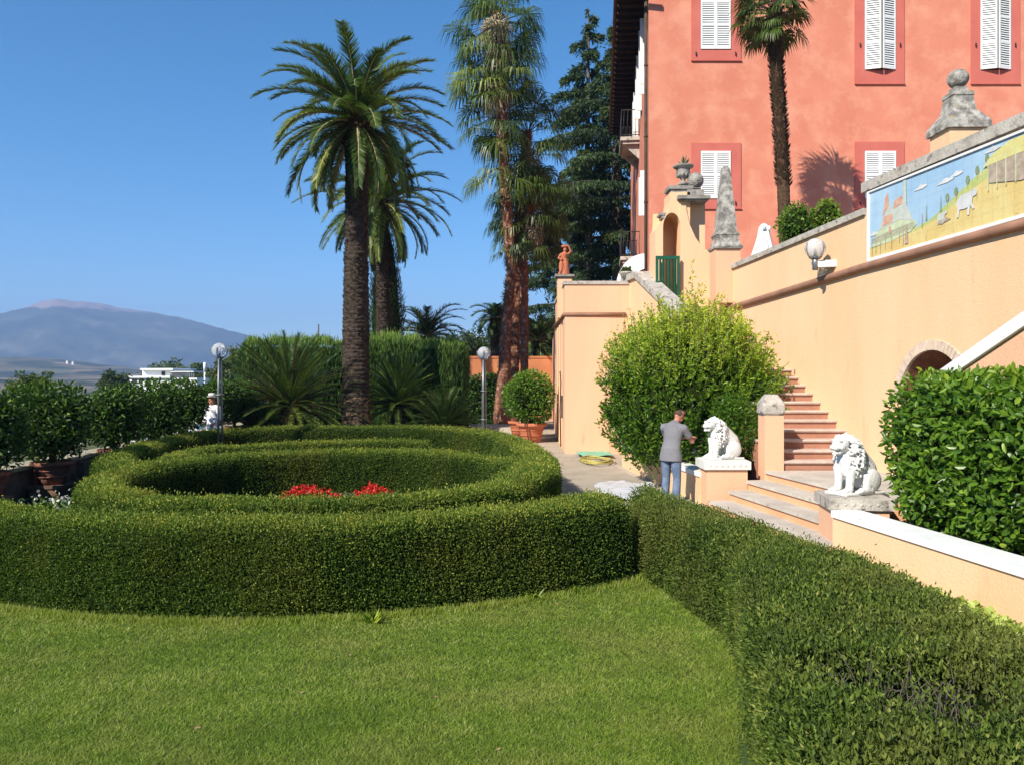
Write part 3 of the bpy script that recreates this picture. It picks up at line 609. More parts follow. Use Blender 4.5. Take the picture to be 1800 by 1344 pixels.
for i in range(30):     # rafters under the eave
    p = sp(-.7 + i * .62, 0, ZT - .07); q = sp(-.7 + i * .62, 1.1, ZT - .07); dd = sd * .05
    mb.ext([(p[0] - dd[0], p[1] - dd[1], ZT - .16), (p[0] + dd[0], p[1] + dd[1], ZT - .16), (q[0] + dd[0], q[1] + dd[1], ZT - .16), (q[0] - dd[0], q[1] - dd[1], ZT - .16)], (0, 0, .158), 0)
mb.add([(a[0] - .1, a[1] - .1, ZT + .17), (28, a[1] - .1, ZT + .17), (28, 48, ZT + .17), (b[0] - .1, b[1], ZT + .17), (16, 36, ZT + 4), (20, 40, ZT + 4)], [(0, 1, 5, 4), (1, 2, 5), (2, 3, 4, 5), (3, 0, 4), (3, 2, 1, 0)], 1)
mb.build('roof', [M['soffit'], M['tile']], vl, o)
def shutter(parent, x0, x1, z0, z1, ang, hinge):   # one louvred leaf, local build then rotated about its hinge
    w = x1 - x0; mb = MB(); th = .045
    fw = .055
    mb.bb(0, fw, -th, 0, z0, z1); mb.bb(w - fw, w, -th, 0, z0, z1)
    rails = [z0, z1 - .09] + [z0 + (z1 - z0) * q - .04 for q in ((.5,) if z1 - z0 < 2 else (.34, .67))]
    for zr in rails: mb.bb(fw, w - fw, -th + .002, -.002, zr, zr + .09)
    n = int((z1 - z0) / .085)
    for i in range(n):
        z = z0 + .09 + (z1 - z0 - .16) * (i + .5) / n
        V = [(fw, -th + .004, z - .035), (w - fw, -th + .004, z - .035), (w - fw, -.006, z + .03), (fw, -.006, z + .03)]
        mb.ext(V, (0, .003, .012))
    ca, sa = math.cos(ang), math.sin(ang)
    for k in range(len(mb.ch)):
        V, Fc, m_, s_, t_ = mb.ch[k]; V = V.copy()
        if hinge == 'R': V[:, 0] = V[:, 0] - w
        X = V[:, 0] * ca - V[:, 1] * sa; Yv = V[:, 0] * sa + V[:, 1] * ca
        V[:, 0] = X + (x0 if hinge == 'L' else x1); V[:, 1] = Yv + CY - .03; mb.ch[k] = (V, Fc, m_, s_, t_)
    sh = mb.build('shutter', M['white_paint'], None, o); sh.location = (0, 0, 0); sh.parent = parent; return sh
def zY(py): return H + (HZ - py) / F * CY
def xY(px): return (px - 900) / F * CY
def window(s0, s1, y0, y1, w0, w1, v0, v1, ang):
    mb = MB(); X0, X1, Z0, Z1 = xY(s0), xY(s1), zY(y1), min(zY(y0), ZT - .1); a, b, c, d = xY(w0), xY(w1), zY(v1), min(zY(v0), ZT - .25)
    y_, t_ = CY - .04, CY + .0
    mb.bb(X0, a, y_, t_, Z0, Z1); mb.bb(b, X1, y_, t_, Z0, Z1); mb.bb(a, b, y_, t_, Z0, c); mb.bb(a, b, y_, t_, d, Z1)
    mb.bb(X0 - .01, X1 + .02, y_ - .03, t_, Z0 - .045, Z0 - .002)
    mb.bb(a, b, CY - .008, CY - .002, c, d, 1)
    for sx in (a + .05, b - .05):       # shutter hold-back hooks
        mb.box((sx + (-.22 if sx < (a + b) / 2 else .22), y_ - .03, c - .16 if v1 - v0 < 100 else c + .9), (.03, .05, .13), 0, 2)
    w = mb.build('window', [M['pink_trim'], M['darkgap'], M['iron']], vl, o)
    m_ = (a + b) / 2; shutter(w, a + .01, m_ - .003, c + .01, d - .01, -ang, 'L'); shutter(w, m_ + .003, b - .01, c + .01, d - .01, ang, 'R')
window(1215, 1302, 252, 366, 1231, 1284, 266, 350, .0)
window(1215, 1302, -12, 106, 1231, 1284, 1, 88, .0)
window(1502, 1589, 250, 366, 1519, 1574, 266, 350, .0)
window(1502, 1589, -60, 147, 1519, 1573, -40, 124, .30)
window(1706, 1792, -60, 147, 1722, 1775, -40, 124, .30)
window(1706, 1792, 250, 366, 1722, 1775, 266, 350, .0)
window(1910, 1996, -60, 147, 1926, 1979, -40, 124, .0)
mb = MB(); p = sp(.12, .09, 0); mb.tube([(p[0], p[1], 4), (p[0], p[1], ZT - .1)], .06, 8)
for z in (6, 8.6, 11, 13.6): mb.tube([(p[0], p[1], z), (p[0], p[1], z + .06)], .075, 8)
mb.build('drainpipe', M['bark_brown'], vl, o)
def side_shutters(s_, z0, z1):
    w = MB(); A, B_, C_, D_ = sp(s_ - .5, .015, z0), sp(s_ + .5, .015, z0), sp(s_ + .5, .015, z1), sp(s_ - .5, .015, z1); w.ext([A, B_, C_, D_], (-.01, 0, 0)); ww = w.build('window', M['darkgap'], vl, o)
    for ds in (-.55, .55):
        mb = MB(); A, B_ = sp(s_ + ds, .02, z0), sp(s_ + ds, .24, z0); mb.ext([A, B_, tuple(np.array(B_) + [sd[0] * .05, sd[1] * .05, 0]), tuple(np.array(A) + [sd[0] * .05, sd[1] * .05, 0])], (0, 0, z1 - z0))
        sh = mb.build('shutter', M['white_paint'], None, o); sh.location = (0, 0, 0); sh.parent = ww
side_shutters(1.9, 13.4, 15.9); side_shutters(1.9, 8.6, 10.1); side_shutters(8.0, 13.1, 15.2); side_shutters(5.0, 13.4, 15.7)
def balcony(s0, s1, out, zs, zr, label=None):
    mb = MB(); P4 = lambda a, b, c, d, z: [sp(a, c, z), sp(b, c, z), sp(b, d, z), sp(a, d, z)]
    mb.ext(P4(s0, s1, 0, out, zs - .16), (0, 0, .16))
    mb.ext(P4(s0 + .1, s1 - .1, 0, out - .1, zs - .30), (0, 0, .138))
    for q in (s0 + .3, s1 - .5): mb.add([sp(q, 0, zs - .302), sp(q, out * .8, zs - .302), sp(q, 0, zs - .95), sp(q + .22, 0, zs - .302), sp(q + .22, out * .8, zs - .302), sp(q + .22, 0, zs - .95)], [(0, 1, 2), (5, 4, 3), (0, 3, 4, 1), (1, 4, 5, 2), (2, 5, 3, 0)], 0)
    b = mb.build('balcony', M['travertine'], vl, o)
    r = MB()
    for z in (zs + .08, zr): r.tube([sp(s0 + .04, 0, z), sp(s0 + .04, out - .05, z), sp(s1 - .04, out - .05, z), sp(s1 - .04, 0, z)], .022, 6)
    for k in range(26):
        t = k / 25; L = out * 2 + (s1 - s0); d = t * L
        p = (s0 + .04, d) if d < out else ((s0 + d - out, out - .05) if d < L - out else (s1 - .04, max(0, L - d)))
        r.tube([sp(p[0], p[1] * .99, zs), sp(p[0] , p[1] * .99 + .03, (zs + zr) / 2), sp(p[0], p[1] * .99, zr)], .013, 5)
    rr = r.build('railing', M['iron'], None, o); rr.location = (0, 0, 0); rr.parent = b
balcony(6.6, 9.2, .85, 12.95, 14.15)
balcony(6.6, 9.2, .85, 7.6, 8.7)
mb = MB()   # white dome awning over the side door
rg = []
for i in range(13):
    s_ = .9 + 2.6 * i / 12; q = math.sin(math.pi * min(max(i / 12, .06), .94)) ** .5
    rg.append(np.array([sp(s_, 1.12 * q * math.cos(t) + .01, 5.75 + 1.3 * q * math.sin(t)) for t in np.linspace(0, math.pi / 2, 12)]))
mb.loft(rg, 0, True, False, False)
mb.build('dome_awning', M['canvas'], vl, o)
# ------------------------------------------------------------------ tile mural, wall lamp
mu = thing('tile_mural', 'long painted tile panel of a farm hillside with village, ox and thatched hut', 'mural', wp(12.5, 4.4, .02)); o = wp(12.5, 4.4, .02)
Ma, Mb, Mz0, Mz1 = upx(1531), 8.2, 4.47, 5.63
MZ = lambda Y: (4.44 + (14.3 - Y) * .022, 5.62)
def mp(u, v, off):  # u metres from the left end, v 0..1 up
    Y = Ma - u; z0, z1 = MZ(Y); return wp(Y, z0 + (z1 - z0) * v, off)
mb = MB(); L = Ma - Mb
def mpoly(pts, off, mat):
    mb.add([mp(u, v, off) for u, v in pts], [tuple(range(len(pts)))], mat)
def mbox(pts, off0, off1, mat): 
    n = len(pts); mb.add([mp(u, v, off1) for u, v in pts] + [mp(u, v, off0) for u, v in pts], [tuple(range(n))] + [(i, n + i, n + (i + 1) % n, (i + 1) % n) for i in range(n)], mat)
mbox([(0, 0), (L, 0), (L, 1), (0, 1)], 0, .020, 0)
mu_sky = pmat('painted_sky', (.30, .47, .64), (.40, .56, .70), .35, 1.2, bump=.03, fine=.05)
mu_green = pmat('painted_green', (.42, .48, .14), (.55, .56, .22), .35, 3, .35, .65, (.30, .38, .12), 7, .55, .7, .03, fine=.1)
mu_yel = pmat('painted_ochre_field', (.66, .46, .15), (.72, .58, .24), .35, 2.5, .35, .65, (.45, .30, .10), 8, .60, .72, .03, fine=.12)
mu_pale = pmat('painted_pale_green', (.50, .58, .34), (.62, .66, .45), .35, 5, bump=.02)
mu_red = pmat('painted_roofs', (.60, .26, .16), (.66, .42, .30), .35, 9, bump=.02)
mu_white = pmat('painted_white', (.74, .74, .72), bump=.02, rough=.35)
mu_brown = pmat('painted_brown', (.36, .27, .20), (.52, .42, .32), .35, 12, bump=.02)
mu_thatch = pmat('painted_thatch', (.70, .64, .26), (.62, .55, .20), .35, 6, bump=.02)
mu_grey = pmat('painted_grey_stone', (.50, .54, .48), (.58, .60, .52), .35, 9, bump=.02)
hill = [(0, .16), (.5, .34), (1.2, .24), (1.7, .30), (2.3, .52), (2.9, .74), (3.4, .92), (3.8, .97), (L, .93)]
mpoly(hill + [(L, 0), (0, 0)], .0235, 2)
fld = [(0, .12), (.6, .18), (1.3, .20), (1.9, .28), (2.5, .48), (3.0, .60), (3.6, .66), (L, .66)]
mpoly(fld + [(L, 0), (0, 0)], .027, 3)
mpoly([(.05, .16), (.25, .36), (.42, .46), (.6, .46), (.9, .5), (1.2, .44), (1.36, .30), (1.2, .22), (.6, .16)], .0305, 4)
mpoly([(.30, .38), (.42, .52), (.50, .80), (.56, .88), (.62, .72), (.72, .62), (.98, .72), (1.1, .60), (1.28, .36), (.9, .44)], .034, 9)
for p in ([(.42, .56), (.50, .84), (.57, .90), (.60, .70)], [(.40, .42), (.46, .56), (.72, .56), (.70, .44)], [(.72, .62), (.76, .74), (.96, .78), (.98, .66)]): mpoly(p, .0375, 5)
mpoly([(1.0, .60), (1.0, .98), (1.08, .98), (1.10, .55)], .0375, 9)
for u, v, s_ in ((.14, .34, .8), (1.45, .78, 1), (2.05, .74, 1.2), (2.3, .78, .9), (3.05, .92, 1)):
    mpoly([(u - .17 * s_, v - .01), (u - .12 * s_, v + .012), (u - .06 * s_, v + .02), (u - .03 * s_, v + .045), (u + .02 * s_, v + .055), (u + .06 * s_, v + .035), (u + .12 * s_, v + .035), (u + .18 * s_, v + .01), (u + .05, v - .015)], .031, 6)
for u, v in ((.1, .02), (.22, .06), (.35, .0), (.5, .06), (.68, .04), (.9, .10), (1.1, .12), (1.0, .04), (1.5, .2)):
    mpoly([(u - .008, v), (u + .008, v), (u + .008, v + .22), (u - .008, v + .22)], .0375, 7)
for i in range(5): mpoly([(.06, .20 - i * .001 + .02 * i), (1.3, .26 + .02 * i), (1.3, .265 + .02 * i), (.06, .205 + .02 * i)], .0340 + .0001 * i, 7)
def ox(u, v, s_, mt):
    P = [(-.20, .10), (-.17, .02), (-.19, -.10), (-.15, -.10), (-.13, .0), (-.02, -.01), (.04, .0), (.03, -.10), (.07, -.11), (.09, .02), (.15, -.05), (.18, -.04), (.13, .05), (.15, .12), (.22, .13), (.24, .18), (.20, .22), (.13, .20), (.0, .19), (-.12, .19)]
    mpoly([(u + a * s_ * .9, v + b * s_ * .85) for a, b in P], .041, mt)
ox(2.52, .30, 1.15, 6); ox(1.98, .24, .6, 9)
mpoly([(1.86, .22), (1.98, .32), (2.05, .26), (2.2, .22), (1.95, .18)], .0375, 7)
mpoly([(1.05, .06), (1.08, .30), (1.12, .30), (1.14, .06)], .041, 7); mpoly([(.62, .28), (.60, .38), (.66, .39), (.67, .28)], .041, 5)
mpoly([(3.0, .52), (3.0, .80), (3.9, .88), (L - .1, .80), (L - .1, .5), (3.6, .42)], .041, 7)
mpoly([(2.88, .74), (3.05, .86), (3.4, .96), (L - .6, .97), (L - .1, .80), (3.6, .76)], .0445, 8)
for u in (2.98, 3.15, 3.32, 3.5, 3.75, 4.0, 4.3): mpoly([(u, .42), (u + .02, .42), (u + .02, .82), (u, .82)], .0455, 4)
for u, v in ((2.3, .56), (2.55, .66), (2.75, .74), (2.95, .84), (2.1, .52)):
    mpoly([(u + .045 * math.cos(t), v + .06 * math.sin(t)) for t in np.linspace(0, 6.28, 9)[:-1]], .031, 10); mpoly([(u - .005, v - .12), (u + .005, v - .12), (u + .005, v), (u - .005, v)], .0312, 7)
for u, v in ((1.6, .30), (1.95, .36)): mpoly([(u - .02, v), (u + .02, v), (u, v + .24)], .031, 10)
for k in range(1, 30):
    u = k * .205
    if u < L: mpoly([(u - .0012, 0), (u + .0012, 0), (u + .0012, 1), (u - .0012, 1)], .0475, 11)
for k in range(1, 6): mpoly([(0, k / 6 - .0008), (L, k / 6 - .0008), (L, k / 6 + .0008), (0, k / 6 + .0008)], .0479, 11)
mb.build('painted_tiles', [M['white_paint'], mu_sky, mu_green, mu_yel, mu_pale, mu_red, mu_white, mu_brown, mu_thatch, mu_grey, pmat('painted_dark_green', (.22, .30, .16), bump=0), pmat('tile_joint', (.58, .58, .50), bump=0)], mu, o)
mb = MB(); mpoly([(.0, 0), (L, 0), (L, 1), (.0, 1)], .0215, 0); mb.build('sky_tiles', mu_sky, mu, o)
mb = MB()
for q in ([(-.05, -.045), (L, -.045), (L, .002), (-.05, .002)], [(-.05, .998), (L, .998), (L, 1.03), (-.05, 1.03)], [(-.05, .002), (.0, .002), (.0, .998), (-.05, .998)]): mbox(q, 0, .05, 0)
mb.build('frame', M['white_paint'], mu, o)

def globe_cage(mb, c, r):
    for k in range(4):
        t = k * math.pi / 2 + .4
        mb.tube([(c[0] + r * 1.12 * math.cos(a) * math.cos(t), c[1] + r * 1.12 * math.cos(a) * math.sin(t), c[2] + r * 1.12 * math.sin(a)) for a in np.linspace(-1.5, .45, 10)], .010, 6)
Yl = upx(1452); c = at(1433, 437, Yl - .3)
wl = thing('wall_lamp', 'clear globe lamp on white box bracket fixed to the retaining wall', 'lamp', tuple(c))
r = 17.5 / F * Yl
mb = MB(); mb.ell((0, 0, 0), (r, r, r), None, 24, 16); mb.build('globe', M['globe'], wl)
mb = MB(); mb.tube([(0, 0, -.42), (0, 0, -.14)], .055, 12); mb.tube([(0, 0, -.2), (0, 0, -.16)], .085, 12); globe_cage(mb, (0, 0, 0), r); mb.ell((0, 0, -.08), (.03, .03, .07), None, 8, 6); mb.build('holder', M['steel'], wl)
mb = MB(); q = at(1472, 464, Yl - .12) - c; mb.box((q[0] * .5 + .03, .02, -.30), (q[0] + .12, .2, .13), math.radians(-10)); mb.build('bracket', M['white_paint'], wl)

# ------------------------------------------------------------------ clipped hedges
def strip_core(path, w, h, closed=False, inset=.05, nseg=None, edge=.06):
    """core solid of a clipped hedge: path = centreline (x, y), w = width or list"""
    P = np.array(path, float); n = len(P); w = np.ones(n) * w if np.isscalar(w) else np.array(w)
    if closed: T = np.roll(P, -1, 0) - np.roll(P, 1, 0)
    else: T = np.gradient(P, axis=0)
    T = nrm(T); Nn = np.stack([-T[:, 1], T[:, 0]], 1); rg = []
    for i in range(n):
        q = w[i] / 2 - inset; c = P[i]; e = edge
        e = .075; tp = h - inset; arcp_ = [(q - e + e * math.sin(t), tp - e + e * math.cos(t)) for t in (0, .4, .8, 1.2, 1.57)]; row = [(-q + .03, 0), (-q, .12)] + [(-a_, b_) for a_, b_ in arcp_[::-1]] + [(0, tp + .012)] + arcp_ + [(q, .12), (q - .03, 0)]
        r_ = np.array([(c[0] + Nn[i, 0] * a, c[1] + Nn[i, 1] * a, z) for a, z in row])
        r_[:, :2] += Nn[i] * (wob(r_ * 1.6, 1.4) * .045)[:, None] * (1 if q > .05 else 0); r_[:, 2] += wob(r_ + 5, 1.3) * .026 * (r_[:, 2] > .2)
        rg.append(r_)
    if closed: rg.append(rg[0])
    return rg
def resample(path, step):
    P = np.array(path, float); d = np.concatenate([[0], np.cumsum(np.linalg.norm(np.diff(P, axis=0), axis=1))]); n = max(4, int(d[-1] / step))
    s_ = np.linspace(0, d[-1], n); return np.stack([np.interp(s_, d, P[:, i]) for i in range(2)], 1), s_ / d[-1]
def hedge(name, label, path, w, h, dens, leaf, mat, closed=False, group='clipped box hedges of the parterre', cat='hedge', depth=.05, dfun=None, holes=None, extra=None):
    core = MB(); rg = strip_core(path, w, h, closed); core.loft(rg, 1, False, not closed)
    n = int(core.area() * dens); P, Nn = core.sample(n)

    k = rng.uniform(0, 1, n) < np.clip(1.02 + .42 * wob(P * 2.6, 1.3, 2), .12, 1); P, Nn = P[k], Nn[k]; n = len(P)      # thin patches
    if dfun is not None: k = rng.uniform(0, 1, n) < dfun(P); P, Nn = P[k], Nn[k]
    k = ~((P[:, 2] < .03) & (Nn[:, 2] < -.5)); P, Nn = P[k], Nn[k]
    if holes is not None: k = ~holes(P, Nn); P, Nn = P[k], Nn[k]
    n = len(P); off = inset_ = rng.uniform(-.01, depth * 1.3, n) + .012 * wob(P * 5, 1.2) + np.where(Nn[:, 2] > .5, rng.exponential(.016, n), rng.exponential(.005, n))
    Q = P + Nn * off[:, None] + rng.normal(0, .008, (n, 3))
    A = Nn * .75 + rng.normal(size=(n, 3)) * .75 + np.array([0, 0, .55])
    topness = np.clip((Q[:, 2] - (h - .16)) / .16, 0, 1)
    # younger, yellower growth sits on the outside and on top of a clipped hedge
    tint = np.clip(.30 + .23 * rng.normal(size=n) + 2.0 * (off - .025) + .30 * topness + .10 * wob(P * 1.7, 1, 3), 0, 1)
    core.leaves(Q, A, leaf, leaf * .48, .22, 0, tint=tint)
    if extra: extra(core)
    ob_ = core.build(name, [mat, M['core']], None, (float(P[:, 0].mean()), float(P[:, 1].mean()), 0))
    return tag(ob_, label, cat, group)
dn = lambda P: np.clip((9.5 / np.hypot(P[:, 0], P[:, 1])) ** 1.3, .12, 1)
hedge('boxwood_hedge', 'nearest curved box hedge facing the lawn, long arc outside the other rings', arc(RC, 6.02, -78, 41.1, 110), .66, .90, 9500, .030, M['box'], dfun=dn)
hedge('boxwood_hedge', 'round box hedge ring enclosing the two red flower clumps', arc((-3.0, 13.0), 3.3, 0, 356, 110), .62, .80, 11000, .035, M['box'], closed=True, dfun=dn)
r3 = [(-6.2, 13.6), (-7.4, 14.4), (-7.9, 16.2), (-8.2, 18.6), (-8.3, 20.6), (-8.0, 22.3), (-7.2, 23.0), (-5, 23.5), (-2.6, 23.3), (-1.3, 22.5), (-.45, 20.9), (.1, 18.7), (.4, 16.5), (.52, 14.3), (.42, 12.7), (-.1, 11.9)]
def chaikin(p, k=2):
    p = [np.array(q) for q in p]
    for _ in range(k):
        q = [p[0]]
        for a, b in zip(p[:-1], p[1:]): q += [a * .75 + b * .25, a * .25 + b * .75]
        p = q + [p[-1]]
    return p
r3, _ = resample(chaikin(r3), .2)
hedge('boxwood_hedge', 'farthest box hedge curving round behind the flower ring towards the tall palm', r3, .64, .80, 8000, .042, M['box'], dfun=lambda P: np.clip((12 / np.hypot(P[:, 0], P[:, 1])) ** 1.5, .12, 1))
r4, _ = resample(chaikin([(-6.6, 15.2), (-6.9, 17.0), (-6.0, 18.6), (-4.2, 19.4), (-2, 19.2)]), .2)
hedge('boxwood_hedge', 'short middle box hedge between the flower ring and the farthest hedge', r4, .5, .74, 8000, .042, M['box'], dfun=lambda P: np.clip((12 / np.hypot(P[:, 0], P[:, 1])) ** 1.5, .12, 1))
# the wide hedge at the right of the lawn
Ls = [(1.78, 10.55), (1.50, 10.1), (1.50, 9.3), (1.78, 8.0), (1.95, 7.07), (1.78, 6.2), (1.55, 5.3), (1.38, 4.6), (1.2, 3.4), (1.05, 2.2)]
Rs = [(1.84, 10.6), (2.0, 10.1), (2.28, 9.2), (2.58, 8.1), (2.78, 7.1), (2.92, 6.2), (3.02, 5.3), (3.10, 4.6), (3.2, 3.4), (3.3, 2.2)]
Lp, _ = resample(Ls, .15); Rp, _ = resample(Rs, .15); nn = 60
Li = np.stack([np.interp(np.linspace(0, 1, nn), np.linspace(0, 1, len(Lp)), Lp[:, i]) for i in range(2)], 1); Ri = np.stack([np.interp(np.linspace(0, 1, nn), np.linspace(0, 1, len(Rp)), Rp[:, i]) for i in range(2)], 1)
cen = (Li + Ri) / 2; wid = np.linalg.norm(Ri - Li, axis=1)
HC = np.array([(1.92, 3.95), (2.14, 4.12), (2.36, 4.05), (2.12, 3.72), (1.78, 4.2)])
def hole(P, Nn):
    d = np.min(np.stack([np.hypot((P[:, 0] - c[0]), (P[:, 1] - c[1]) * 1.1) for c in HC]), 0) + .07 * wob(P * 6, 1)
    return (d < .25) & (P[:, 2] > .5) & (rng.uniform(0, 1, len(P)) < .93)
def twigs(core):
    n = 170; i = rng.integers(0, len(HC), n); x = HC[i, 0] + rng.normal(0, .13, n); y = HC[i, 1] + rng.normal(0, .13, n)
    for a, b in zip(x, y):
        p = np.array([a, b, .70]); d = rng.normal(size=3) * .05 + np.array([0, 0, .05]); core.tube([p - [0, 0, .05], p + d * .6, p + d * 1.4 + rng.normal(size=3) * .012], [.004, .003, .002], 4, 2)
mbm = M['box_old']
core_t = twigs
def hedge_right():
    shell = MB(); shell.loft(strip_core(cen, wid, .86, False, .05), 1, False, True)
    core = MB(); core.loft(strip_core(cen, wid - .22, .70, False, .05), 1, False, True)      # woody inside, well below the clipped surface
    n = int(shell.area() * 15000); P, Nn = shell.sample(n)
    k = rng.uniform(0, 1, n) < np.clip((6.5 / P[:, 1]) ** 1.2, .45, 1); P, Nn = P[k], Nn[k]
    k = ~hole(P, Nn) & (P[:, 1] > 2.75); P, Nn = P[k], Nn[k]; n = len(P)
    off = rng.uniform(-.13, .075, n) + .016 * wob(P * 5, 1.2) + np.where(Nn[:, 2] > .5, rng.exponential(.014, n), 0)
    Q = P + Nn * off[:, None]; A = Nn * .7 + rng.normal(size=(n, 3)) * .75 + np.array([0, 0, .6])
    tint = np.clip(.32 + .25 * rng.normal(size=n) + 1.8 * np.maximum(off - .03, -.08) + .13 * wob(P * 1.9, 1, 3), 0, 1)
    core.leaves(Q, A, .033, .0145, .22, 0, tint=tint); twigs(core)
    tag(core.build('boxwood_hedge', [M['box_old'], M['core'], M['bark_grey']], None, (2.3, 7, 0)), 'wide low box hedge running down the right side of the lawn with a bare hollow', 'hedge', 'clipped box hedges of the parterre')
hedge_right()

# red flowers inside the ring, weeds and vine along the planter
def flowers(loc, w, n, label):
    t = thing('flower_clump', label, 'flowers', loc, 0, 'red flower clumps inside the round hedge')
    mb = MB(); k = 2200; P = np.stack([rng.normal(0, w * .5, k), rng.normal(0, .22, k), rng.uniform(.02, .60, k)], 1)
    P[:, 2] *= 1 - .3 * (P[:, 0] / w) ** 2
    mb.leaves(P, rng.normal(size=(k, 3)) + [0, 0, .5], .07, .05, .2); mb.build('foliage', M['laurel'], t)
    mb = MB()
    for i in range(int(n * 1.5)):
        c = np.array([rng.uniform(-w, w), rng.uniform(-.28, .28), 0]); c[2] = .66 - .16 * (c[0] / w) ** 2 + rng.uniform(-.10, .06)
        m_ = 12; mb.leaves(c + rng.normal(size=(m_, 3)) * .018, rng.normal(size=(m_, 3)) + [0, 0, .7], .036, .030, .2)
    mb.build('blossoms', M['redflower'], t); return t
flowers((-3.05, 11.95, 0), .42, 46, 'left wider clump of bright red flowers inside the hedge ring')
flowers((-2.13, 11.95, 0), .27, 36, 'right rounder clump of bright red flowers inside the hedge ring')
def vine(loc, spread, n, label):
    mb = MB(); P = np.stack([rng.normal(0, spread[0], n), rng.normal(0, spread[1], n), rng.uniform(.01, .12, n)], 1)
    mb.leaves(P, rng.normal(size=(n, 3)) * [1, 1, .4] + [0, 0, .15], .09, .08, .15); return tag(mb.build('creeping_vine', M['vine'], None, loc, local=True), label, 'vine', 'pale vines along the foot of the planter wall')
for (px, py, sx, sy, n, lb) in ((1490, 985, .10, .22, 90, 'small pale vine nearest the right lion pedestal'), (1545, 1010, .08, .20, 110, 'pale yellow-green vine second along the planter wall foot'), (1625, 1040, .10, .26, 120, 'pale vine in the middle of the planter wall foot'), (1700, 1075, .08, .22, 120, 'pale broad-leaved vine beyond the middle of the planter wall'), (1765, 1105, .10, .22, 150, 'pale lime vine nearest the lower right frame edge')):
    p = gp(px, py, .04); vine((p[0] + .02, p[1], 0), (sx, sy), n, lb)
def weed(loc, n, s_, label, mat='shoot'):
    mb = MB(); t = rng.uniform(0, 6.28, n); A = np.stack([np.cos(t), np.sin(t), rng.uniform(.2, 1.5, n)], 1)
    mb.leaves(np.zeros((n, 3)) + A * .01, A, s_, s_ * .25, .15, 0, .1); return tag(mb.build('weed', M[mat], None, loc, local=True), label, 'weed', 'leafy weeds at the foot of the near hedge')
for px, py, lb in ((655, 1093, 'leafy weed at the hedge foot, leftmost of the weeds'), (935, 1052, 'tuft of weed at the hedge foot beside the taller weed'), (1005, 1040, 'tall leafy weed against the foot of the near hedge'), (1060, 1022, 'low weed at the hedge foot nearest the dark gap')):
    p = gp(px, py, .0); weed((p[0], p[1] - .05, .005), 26, .14, lb)
def lowplant(loc, label):
    t = thing('flowering_plant', label, 'plant', loc); mb = MB(); k = 700
    P = np.stack([rng.normal(0, .55, k), rng.normal(0, .3, k), rng.uniform(.02, .34, k)], 1); mb.leaves(P, rng.normal(size=(k, 3)) + [0, 0, .6], .10, .05, .2); mb.build('foliage', M['citrus'], t)
    mb = MB(); k = 90; P = np.stack([rng.normal(0, .55, k), rng.normal(0, .3, k), rng.uniform(.28, .40, k)], 1); mb.leaves(P, rng.normal(size=(k, 3)) + [0, 0, 1], .06, .05, .2); mb.build('blossoms', M['whiteflower'], t)
lowplant((-7.2, 12.9, 0), 'low dark plant with white flowers in the shade by the left wall')

